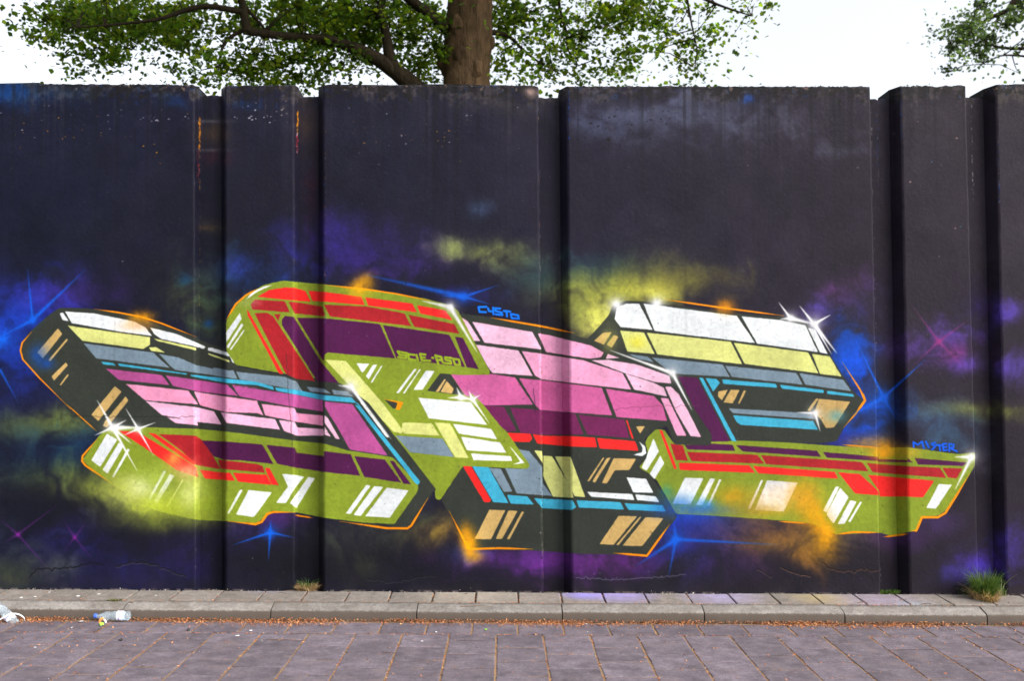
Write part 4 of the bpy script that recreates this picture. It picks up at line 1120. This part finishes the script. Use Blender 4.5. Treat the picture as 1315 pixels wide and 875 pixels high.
while len(up) < 34000:                             # the crown above the frame
    q = r_.normal(size=3); q = q / np.linalg.norm(q) * r_.random() ** .33
    c = np.array([tb.x - 1.0 + q[0] * 5.6, tb.y + .6 + q[1] * 4.2, 8.8 + q[2] * 3.8])
    if len(up) > 20000: c[2] = 6.7 + 1.6 * r_.random()
    if c[2] < CAM_H + .385 * (c[1] + CAM_D) + .2: continue
    k = r_.integers(14, 40)
    up.extend(c + r_.normal(size=(k, 3)) * .2)
LP = np.concatenate([L1, np.array(up)]) - np.array(tree.location)
V, Tt, cc = leaves(LP, .064, [(.052, .105, .012), (.072, .138, .014), (.10, .155, .013), (.036, .072, .013), (.135, .175, .013)], 79)
cc[:6 * len(fc1)] *= np.repeat(fc1, 6)[:, None]
crown = tris_obj('crown', V, Tt, M_LEAF, tree, cc)
crown['kind'] = 'stuff'
# thin twigs that carry the leaf clumps
TV, TF = [], []
anch = [Vector(p) for p_, r2 in limbs for p in resample(p_, r2, 10)[0]]
for i, c in enumerate(cl1):
    a = min(anch, key=lambda q: (q - c).length)
    if (a - c).length > 1.5 or random.random() < .45: continue
    mid = (a + c) / 2 + Vector((random.uniform(-.1, .1), random.uniform(-.1, .1), random.uniform(0, .18)))
    v, f = tube([a - tree.location, mid - tree.location, c - tree.location], [.011, .007, .003], 4, 0, False)
    TF += [tuple(x + len(TV) for x in q) for q in f]; TV += v
o = mesh_obj('twigs', TV, TF, M_LIMB_SHADED, tree); o['kind'] = 'stuff'

ZR = 22.0
tree2 = empty('fine_leaved_tree', Vector((at_depth(1500, 440, ZR).x, ZR - CAM_D, 0)))
tag(tree2, 'finer-leaved grey-green tree reaching in over the far end of the wall', 'tree')
R = lambda px, py, dz=0: at_depth(px, py, ZR + dz)
b0 = R(1500, 440); b0.z = -.4
branch(tree2, w2l(tree2, [b0, R(1500, 250), R(1495, 100), R(1490, -50), R(1500, -250)]), [.34, .28, .25, .2, .05], 'trunk', 30, 14, .08, 5)
limbs2 = [([R(1495, 120), R(1420, 95), R(1360, 78), R(1315, 72), R(1288, 71), R(1272, 77), R(1262, 82)], [.12, .08, .05, .026, .02, .014, .008]),
          ([R(1494, 80), R(1400, 66), R(1330, 62), R(1298, 62), R(1275, 58), R(1252, 44), R(1240, 40)], [.12, .08, .045, .035, .028, .02, .01]),
          ([R(1492, 20), R(1400, -10), R(1330, -10), R(1304, 0), R(1292, 14), R(1278, 20), R(1255, 32), R(1235, 48), R(1218, 58)], [.13, .1, .07, .06, .045, .04, .03, .022, .01]),
          ([R(1304, 0), R(1280, -8), R(1258, 5), R(1250, 25)], [.04, .03, .02, .01]),
          ([R(1492, -40), R(1400, -120), R(1320, -160)], [.13, .08, .03]), ([R(1492, 0), R(1570, -60), R(1660, -90)], [.13, .08, .03])]
for i, (p_, r2) in enumerate(limbs2):
    branch(tree2, w2l(tree2, p_), r2, 'branch', 5 * len(p_), 7, .12, 80 + i)
BR = [(1232, 52, 22, 20, 420), (1222, 40, 14, 16, 160), (1255, 62, 16, 14, 180), (1252, 18, 12, 18, 200), (1268, 42, 10, 8, 80), (1280, 54, 16, 12, 120), (1285, 20, 20, 18, 150), (1302, 22, 16, 20, 120),
      (1300, 48, 16, 16, 100), (1265, 76, 10, 6, 40), (1240, 88, 26, 7, 70), (1220, 84, 14, 6, 22), (1300, 4, 20, 8, 120), (1312, 92, 5, 6, 20), (1230, 28, 14, 10, 36), (1275, 6, 20, 8, 110),
      (1360, 20, 50, 50, 900), (1440, 0, 60, 60, 1000), (1500, -120, 130, 90, 1800), (1580, -20, 80, 70, 900)]
L2, cl2, fc2 = foliage(BR, ZR, .9, 4, 91)
V, Tt, cc = leaves(L2 - np.array(tree2.location), .075, [(.05, .085, .03), (.065, .10, .035), (.04, .07, .035)], 92, .2)
cc *= np.repeat(fc2, 6)[:, None]
crown2 = tris_obj('crown', V, Tt, M_LEAF, tree2, cc); crown2['kind'] = 'stuff'
TV, TF = [], []
anch = [Vector(p) for p_, r2 in limbs2 for p in resample(p_, r2, 12)[0]]
for c in cl2:
    a = min(anch, key=lambda q: (q - c).length)
    if (a - c).length > 2.2: continue
    v, f = tube([a - tree2.location, (a + c) / 2 + Vector((0, 0, random.uniform(-.05, .1))) - tree2.location, c - tree2.location], [.014, .010, .004], 4, 0, False)
    TF += [tuple(x + len(TV) for x in q) for q in f]; TV += v
o = mesh_obj('twigs', TV, TF, M_LIMB_SHADED, tree2); o['kind'] = 'stuff'

# ------------------------------------------------------------------ plants at the foot of the wall
M_GRASS = mat_vcol('grass_blade', .6, .35, .2, .3)
def blades(n, rad, h0, h1, lean, cols, seed, w=.004, ry=1.0, droop=.5):
    r = random.Random(seed)
    V, Tt, C = [], [], []
    for _ in range(n):
        a = r.uniform(0, 6.283); q = math.sqrt(r.random()) * rad
        bx, by = q * math.cos(a), q * math.sin(a) * ry
        h = r.uniform(h0, h1)
        d = a + r.gauss(0, .9); ln = lean * r.uniform(.2, 1.3) * h
        dx, dy = math.cos(d) * ln, math.sin(d) * ln * ry
        s = r.uniform(0, 6.283); wx, wy = math.cos(s) * w * r.uniform(.6, 1.3), math.sin(s) * w
        i = len(V)
        dr = droop * r.random()
        for k, (f, ww) in enumerate(((0, 1), (.4, .9), (.75, .6))):
            z = h * (f - dr * f ** 3 * .5)
            V += [(bx + dx * f * f - wx * ww, by + dy * f * f - wy * ww, z), (bx + dx * f * f + wx * ww, by + dy * f * f + wy * ww, z)]
        V.append((bx + dx, by + dy, h * (1 - dr * .6)))
        Tt += [(i, i + 1, i + 3), (i, i + 3, i + 2), (i + 2, i + 3, i + 5), (i + 2, i + 5, i + 4), (i + 4, i + 5, i + 6)]
        c = np.array(r.choice(cols)) * r.uniform(.7, 1.3)
        C += [c] * 5
    return np.array(V), np.array(Tt), np.array(C)
GREEN = [(.04, .09, .012), (.06, .115, .014), (.03, .07, .012), (.085, .12, .022)]
DRY = [(.30, .20, .10), (.36, .27, .15), (.22, .14, .07)]
def plant(name, label, cat, px, py, z, parts, y=None):
    p = on_z(px, py, z)
    if y is not None: p.y = y; 
    e = tag(empty(name, (p.x, p.y, gz(p.x, z))), label, cat)
    for nm, bl in parts:
        V, Tt, C = bl
        tris_obj(nm, V, Tt, M_GRASS, e, C)
    return e
plant('grass_tuft', 'bushy green grass tuft growing between pavement and wall in the last recess', 'grass', 1278, 772, .10,
      [('blades', blades(1500, .062, .06, .27, .55, GREEN, 1, .0017, .8, 1.35)), ('dry_blades', blades(480, .085, .02, .12, 1.1, DRY, 2, .0022, 1.3, 1.3))], y=-.14)
plant('weed_sprig', 'thin arching weed beside the bushy grass tuft', 'plant', 1306, 770, .10, [('blades', blades(26, .03, .07, .22, .9, [(.10, .15, .06), (.16, .18, .08)], 4, .003, .7, .9))], y=-.04)
plant('dry_grass_clump', 'low straw-coloured dead grass clump at the foot of a wall recess', 'grass', 398, 756, .10,
      [('blades', blades(300, .07, .02, .08, 1.7, DRY, 5, .0028, .5, 1.3)), ('green_blades', blades(50, .05, .05, .11, .6, GREEN, 6, .0022, .5, .6))], y=.03)
plant('moss_strip', 'thin line of green moss and short grass along a recess base', 'moss', 1143, 761, .10, [('blades', blades(330, .10, .008, .035, .8, GREEN, 7, .0028, .35))], y=.055)
plant('joint_weed', 'tiny olive weed rooted at the kerb joint above the clear bottle', 'plant', 146, 777, .10, [('blades', blades(90, .045, .006, .022, 1.6, [(.16, .15, .05), (.10, .12, .04)], 8, .003, .4))], y=-.335)
plant('joint_weed', 'small dark weed leaning on the wall foot beside the bushy grass tuft', 'plant', 1246, 764, .10, [('blades', blades(120, .05, .02, .11, .8, [(.03, .06, .02), (.05, .08, .03)], 9, .003, .5))], y=.01)

# ------------------------------------------------------------------ fallen bud scales and crumbs
M_LITTER = mat_vcol('fallen_leaf_scale', .85, 0, .2, .2)
def flakes_mesh(P, size, pal, seed):
    r = np.random.default_rng(seed)
    n = len(P)
    nrm = r.normal(size=(n, 3)) * .55; nrm[:, 2] = 1; nrm /= np.linalg.norm(nrm, axis=1)[:, None]
    t = r.normal(size=(n, 3)); t -= (t * nrm).sum(1)[:, None] * nrm; t /= np.linalg.norm(t, axis=1)[:, None]
    b = np.cross(nrm, t); s = (size * r.uniform(.5, 1.5, n))[:, None]
    V = np.stack([P - t * s, P + b * s * .42, P + t * s, P - b * s * .42], 1).reshape(-1, 3)
    T_ = (np.arange(n)[:, None, None] * 4 + np.array([(0, 1, 2), (0, 2, 3)])[None]).reshape(-1, 3)
    pal = np.array(pal, np.float32)
    return V, T_, np.repeat(pal[r.integers(0, len(pal), n)] * r.uniform(.6, 1.3, (n, 1)), 2, axis=0)
RUST = [(.34, .12, .045), (.26, .085, .035), (.40, .19, .08), (.20, .07, .035), (.30, .15, .07)]
r_ = np.random.default_rng(31)
n = 26000
x = r_.uniform(-4.6, 4.6, n)
dens = .55 + .45 * np.sin(x * 2.1 + 1) * np.sin(x * 5.3)
keep = r_.random(n) < dens
x = x[keep]
q = r_.exponential(.034, len(x)) * (1 + .35 * np.sin(x * 3.1) + .2 * np.sin(x * 11))
y = KERB_Y - .006 - np.where(q > .16, r_.random(len(x)) * .06, q)
z = .001 + np.clip(.020 - q * .6, 0, .02) * r_.random(len(x)) + .002
P = [np.stack([x, y, z - SLOPE * x], 1)]
def joint_pts(n, xa, xb, ya, yb, zz_, sx=.004, sy=.004):
    t_ = r_.random(n)
    X = xa + (xb - xa) * t_ + r_.normal(0, sx, n); Y = ya + (yb - ya) * t_ + r_.normal(0, sy, n)
    return np.stack([X, Y, zz_ - SLOPE * X], 1)
for i in range(-14, 15):                                          # in the joints of the road
    P.append(joint_pts(r_.integers(15, 90), xc + (i - 1) * .3, xc + (i - 1) * .3, y0, y0 - 1.3, .0005, .004, .004))
    P.append(joint_pts(r_.integers(4, 22), xr + i * .3, xr + i * .3, KERB_Y - .03, y0, .0005))
    for k in range(5):
        ya_ = y0 - .30 * k - (.15 if i % 2 == 0 else 0)
        P.append(joint_pts(r_.integers(0, 10), xc + (i - 1) * .3, xc + i * .3, ya_, ya_, .0005))
P.append(joint_pts(700, -4.3, 4.3, y0, y0, .0005))
P.append(joint_pts(1500, -4.3, 4.3, -.326, -.326, .1005, .01, .004)); 
for i in range(-14, 15):
    P.append(joint_pts(r_.integers(3, 16), xj + i * .301, xj + i * .301, -.32, -.03, .1005, .004))
sc_x, sc_y = r_.uniform(-4.4, 4.4, 420), r_.uniform(-1.8, -.5, 420)
P.append(np.stack([sc_x, sc_y, .0035 - SLOPE * sc_x], 1))
sc_x, sc_y = r_.uniform(-4.4, 4.4, 160), r_.uniform(-.32, 0, 160)
P.append(np.stack([sc_x, sc_y, .1040 - SLOPE * sc_x], 1))
sc_x = r_.uniform(-4.4, -2.2, 260); P.append(np.stack([sc_x, r_.uniform(-1.3, -.5, 260), .0035 - SLOPE * sc_x], 1))
V, Tt, C = flakes_mesh(np.concatenate(P), .0065, RUST, 32)
tag(tris_obj('leaf_litter', V, Tt, M_LITTER, None, C), 'rust-brown fallen bud scales lying along the kerb foot and in the paving joints', 'leaf litter', kind='stuff')
# pale and dark crumbs
n = 420
x = r_.uniform(-4.4, 4.4, n); on_p = r_.random(n) < .3
y = np.where(on_p, r_.uniform(-.31, .0, n), r_.uniform(-1.8, -.55, n)); z = np.where(on_p, .104, .004) - SLOPE * x
V, Tt, C = flakes_mesh(np.stack([x, y, z], 1), .004, [(.5, .48, .46), (.05, .05, .05), (.35, .3, .28), (.12, .1, .1), (.03, .03, .03)], 33)
tag(tris_obj('grit', V, Tt, M_LITTER, None, C), 'pale and dark grit scattered over pavement and road', 'grit', kind='stuff')
# pale grains along the wall's foot
n = 900
x = r_.uniform(-4.5, 4.5, n); keep = r_.random(n) < (.4 + .6 * np.sin(x * 4) ** 2); x = x[keep]
y = -.012 + r_.normal(0, .005, len(x)); z = .102 + r_.exponential(.004, len(x)) - SLOPE * x
V, Tt, C = flakes_mesh(np.stack([x, y, z], 1), .005, [(.42, .38, .36), (.30, .24, .2), (.5, .46, .42), (.12, .13, .06), (.2, .2, .1)], 34)
tag(tris_obj('paint_crumbs', V, Tt, M_LITTER, None, C), 'crumbled paint and mortar grains along the foot of the painted wall', 'rubble', kind='stuff')

# moss and lichen crumbs on the wall's top edge
mp_ = []
for (a, b, tp, cl, cr) in panels:
    n = int((b(3.7) - a(3.7)) * 420)
    xx_ = r_.uniform(a(3.7) + .01, b(3.7) - .01, n)
    keep = r_.random(n) < np.clip(.15 + .9 * np.sin(xx_ * 3.3 + 1) * np.sin(xx_ * 7.9), .12, 1)
    xx_ = xx_[keep]
    mp_.append(np.stack([xx_, .006 + r_.exponential(.02, len(xx_)), np.array([tp(v_) for v_ in xx_]) - .004 + r_.exponential(.005, len(xx_))], 1))
V, Tt, C = flakes_mesh(np.concatenate(mp_), .009, [(.05, .05, .03), (.10, .08, .06), (.16, .13, .11), (.03, .04, .02), (.07, .07, .06)], 36)
o = tris_obj('moss_crust', V, Tt, M_LITTER, wall, C); o['kind'] = 'stuff'

# ------------------------------------------------------------------ litter
M_PET = mat_plain('clear_plastic', (.80, .90, .98), .12, .85, spec=.6, ior=1.25, var=.05)
M_CAP = mat_plain('blue_plastic', (.05, .12, .55), .35)
M_LABEL = mat_plain('white_label', (.75, .78, .86), .45, var=.06)
M_LBAND = mat_plain('violet_label_print', (.35, .32, .60), .45, var=.06)
M_PAPER = mat_plain('white_paper', (.5, .5, .5), .8, var=.1)
M_STRAP = mat_plain('grey_plastic_strap', (.50, .53, .58), .4, var=.1)
M_DARK = mat_plain('black_stone', (.015, .014, .014), .7)
M_LIME = mat_plain('lime_plastic', (.28, .62, .05), .4)
M_ORNG = mat_plain('orange_foil', (.75, .22, .04), .4)
M_TEAR = mat_plain('pale_wrapper', (.75, .60, .55), .5)
M_TWIG = mat_plain('dry_twig', (.10, .07, .05), .9)
M_GLEAF = mat_plain('fresh_leaf', (.18, .50, .03), .5)

def lathe(prof, seg=28, deform=None):
    V, Fc = [], []
    for (u, r) in prof:
        for k in range(seg):
            a = 2 * math.pi * k / seg
            V.append(Vector((u, r * math.cos(a), r * math.sin(a))))
    if deform: V = [deform(v) for v in V]
    for i in range(len(prof) - 1):
        for k in range(seg):
            k2 = (k + 1) % seg
            Fc.append((i * seg + k, i * seg + k2, (i + 1) * seg + k2, (i + 1) * seg + k))
    Fc.append(tuple(range(seg))); Fc.append(tuple((len(prof) - 1) * seg + k for k in range(seg))[::-1])
    return V, Fc

def bottle(name, label, loc, rot, sq, seed):
    e = tag(empty(name, loc), label, 'bottle')
    e.rotation_euler = rot
    rr = random.Random(seed)
    ph = [rr.uniform(0, 6) for _ in range(4)]
    def crush(v):
        k = 1 - sq * (.5 + .5 * math.sin(v.x * 30 + ph[0])) * max(0, math.sin(math.atan2(v.z, v.y) * 2 + ph[1]))
        d = Vector((v.x, v.y * k, v.z * k * (1 - sq * .3)))
        d.z += sq * .012 * math.sin(v.x * 22 + ph[2])
        return d
    prof = [(.012, .0115), (.016, .0135), (.022, .0135), (.03, .016), (.05, .026), (.068, .0315), (.078, .032), (.084, .030), (.090, .032), (.10, .0275), (.11, .0265), (.118, .029), (.126, .0325), (.13, .033)]
    prof += [(.13 + .012 * k, .033 if k % 2 else .0322) for k in range(1, 6)] + [(.196, .0335), (.203, .031), (.209, .0335), (.224, .033), (.232, .028), (.234, .018), (.228, .006)]
    V, Fc = lathe(prof, 30, crush)
    mesh_obj('body', V, Fc, M_PET, e, True)
    V, Fc = lathe([(-.004, .010), (-.003, .0142), (.002, .0148), (.010, .0150), (.0145, .0150), (.015, .012)], 24)
    cap = mesh_obj('cap', V, Fc, M_CAP, e)
    V, Fc = lathe([(.152, .0338), (.154, .0341), (.190, .0341), (.192, .0338)], 30, crush)
    lab = mesh_obj('label', V, Fc[:-2], M_LABEL, e, True)
    V, Fc = lathe([(.164, .0345), (.1645, .0347), (.172, .0347), (.1725, .0345)], 30, crush)
    mesh_obj('label_print', V, Fc[:-2], M_LBAND, lab, True)
    return e
pb = on_z(121, 803, 0)
bottle('plastic_bottle', 'clear crumpled plastic bottle with blue cap lying against the kerb', (pb.x, KERB_Y - .048, gz(pb.x, .036)), (0.4, .01, .02), .22, 1)
pl = on_z(-6, 803, 0)
bottle('crushed_bottle', 'crushed clear plastic bottle propped slantwise on the kerb among grey straps', (pl.x - .02, KERB_Y - .03, gz(pl.x, .125)), (0.9, .62, -.35), .5, 4)
def strap(label, path, w=.008):
    pth, rd = resample(path, [1] * len(path), 24)
    V, Fc = [], []
    for p in pth: V += [p + Vector((0, 0, w)), p - Vector((0, .002, w))]
    Fc = [(2 * i, 2 * i + 1, 2 * i + 3, 2 * i + 2) for i in range(len(pth) - 1)]
    o = mesh_obj('plastic_strap', V, Fc, M_STRAP, None, True)
    o.modifiers.new('thick', 'SOLIDIFY').thickness = .002
    return tag(o, label, 'strap')
S = lambda px, py, y: on_y(px, py, y)
strap('grey plastic strap arched over the crushed bottle by the kerb', [S(-30, 812, -.60), S(-10, 803, -.60), S(2, 795, -.58), S(12, 790, -.56), S(22, 789, -.54), S(30, 793, -.52), S(32, 797, -.51)], .005)
strap('grey plastic strap lying flat on the road below the crushed bottle', [on_z(-40, 805, .008), on_z(-20, 808, .008), on_z(0, 809, .008), on_z(10, 808.5, .008), on_z(18, 805, .008)], .006)

def lump(name, label, cat, px, py, z, size, mat, seed, squash=.5, group=None, sub=2, y=None):
    r = random.Random(seed)
    bm = bmesh.new()
    bmesh.ops.create_icosphere(bm, subdivisions=sub, radius=1)
    for v in bm.verts:
        k = 1 + r.uniform(-.28, .28)
        v.co = Vector((v.co.x * k * size[0], v.co.y * k * size[1], v.co.z * k * size[2]))
    zmin = min(v.co.z for v in bm.verts)
    for v in bm.verts: v.co.z -= zmin
    me = bpy.data.meshes.new(name); bm.to_mesh(me); bm.free(); me.materials.append(mat)
    p = on_z(px, py, z)
    if y is not None: p.y = y
    o = link(bpy.data.objects.new(name, me))
    o.location = (p.x, p.y, gz(p.x, z) - .001); o.rotation_euler = (0, 0, r.uniform(0, 6))
    return tag(o, label, cat, group)
lump('lime_scrap', 'small bright lime green plastic scrap beside the clear bottle', 'litter', 130, 808, 0, (.014, .012, .010), M_LIME, 1)
e = tag(empty('torn_wrapper', on_z(131, 804, .002)), 'small torn orange and pale wrapper loop beside the clear bottle', 'wrapper')
V, Fc = tube(*resample([(-.016, 0, 0), (-.018, .004, .03), (-.004, .008, .046), (.012, .006, .036)], [.006] * 4, 14), 8, .2); mesh_obj('orange_side', V, Fc, M_ORNG, e, True)
V, Fc = tube(*resample([(.010, .006, .037), (.022, .004, .024), (.020, 0, .004)], [.006] * 3, 10), 8, .2); mesh_obj('pale_side', V, Fc, M_TEAR, e, True)
lump('black_pebble', 'small black pebble on the road tiles away from the kerb', 'pebble', 155, 828, 0, (.012, .009, .009), M_DARK, 3)
lump('black_pebble', 'small black pebble on the road row next to the kerb', 'pebble', 242, 814, 0, (.011, .009, .009), M_DARK, 4)
GP = 'small white paper scraps on pavement and road'
for i, (px, py, z, sx) in enumerate([(27, 773, .1, .02), (65, 766, .1, .02), (127, 768, .1, .017), (100, 770.5, .1, .02), (45, 772, .1, .013), (200, 769, .1, .012), (305, 820, 0, .018), (322, 813, 0, .016), (104, 803, .004, .02), (542, 825, 0, .013), (45, 837, 0, .012), (92, 811, 0, .010), (753, 801, .004, .010), (560, 813, 0, .013)]):
    lb, gp = ('small white paper scrap lying on the grey pavement tiles', 'white paper scraps on the pavement') if z > .05 else ('small white paper scrap lying on the mauve road tiles', 'white paper scraps on the road')
    if i == 8: lb, gp = 'pale paper scrap on the leaf litter beside the blue bottle cap', None
    if i == 12: lb, gp = 'tiny pale scrap caught in the leaf litter at the kerb foot', None
    o = lump('paper_scrap', lb, 'paper', px, py, z + .0035, (sx * .72, sx * .5, .0022), M_PAPER, 50 + i, group=gp, sub=2)
lump('fresh_leaf', 'tiny bright green leaf fallen on the road row by the kerb', 'leaf', 624, 809.5, .004, (.014, .010, .003), M_GLEAF, 7)
GT = 'dry twigs on the pavement'
for i, (px, py, ang, L) in enumerate([(372, 762, .3, .10), (362, 765, -.4, .09), (1190, 772, .15, .08), (1160, 767, .2, .06), (268, 761, .3, .025), (1175, 762, .3, .04), (612, 780, .03, .22), (1105, 771, .4, .05), (60, 766, .5, .05), (168, 779, -.4, .04), (598, 764, 0, .03)]):
    p = on_z(px, py, .104)
    d = Vector((math.cos(ang), math.sin(ang), 0)) * L
    V, Fc = tube(*resample([-d / 2, d * .1 + Vector((0, .006, .003)), d / 2], [.0032, .0028, .0014], 8), 6, .3, True, i)
    o = mesh_obj('dry_twig', V, Fc, M_TWIG); o.location = (p.x, p.y, gz(p.x, .1045))
    if i < 2: tag(o, ('dry twig pointing at the straw-coloured grass clump', 'dry twig lying crosswise on the tile before the straw-coloured grass clump')[i], 'twig')
    elif i == 6: tag(o, 'long thin straight twig lying along the kerb edge', 'twig')
    else: tag(o, 'short dark dry twig lying on the pavement tiles', 'twig', GT)
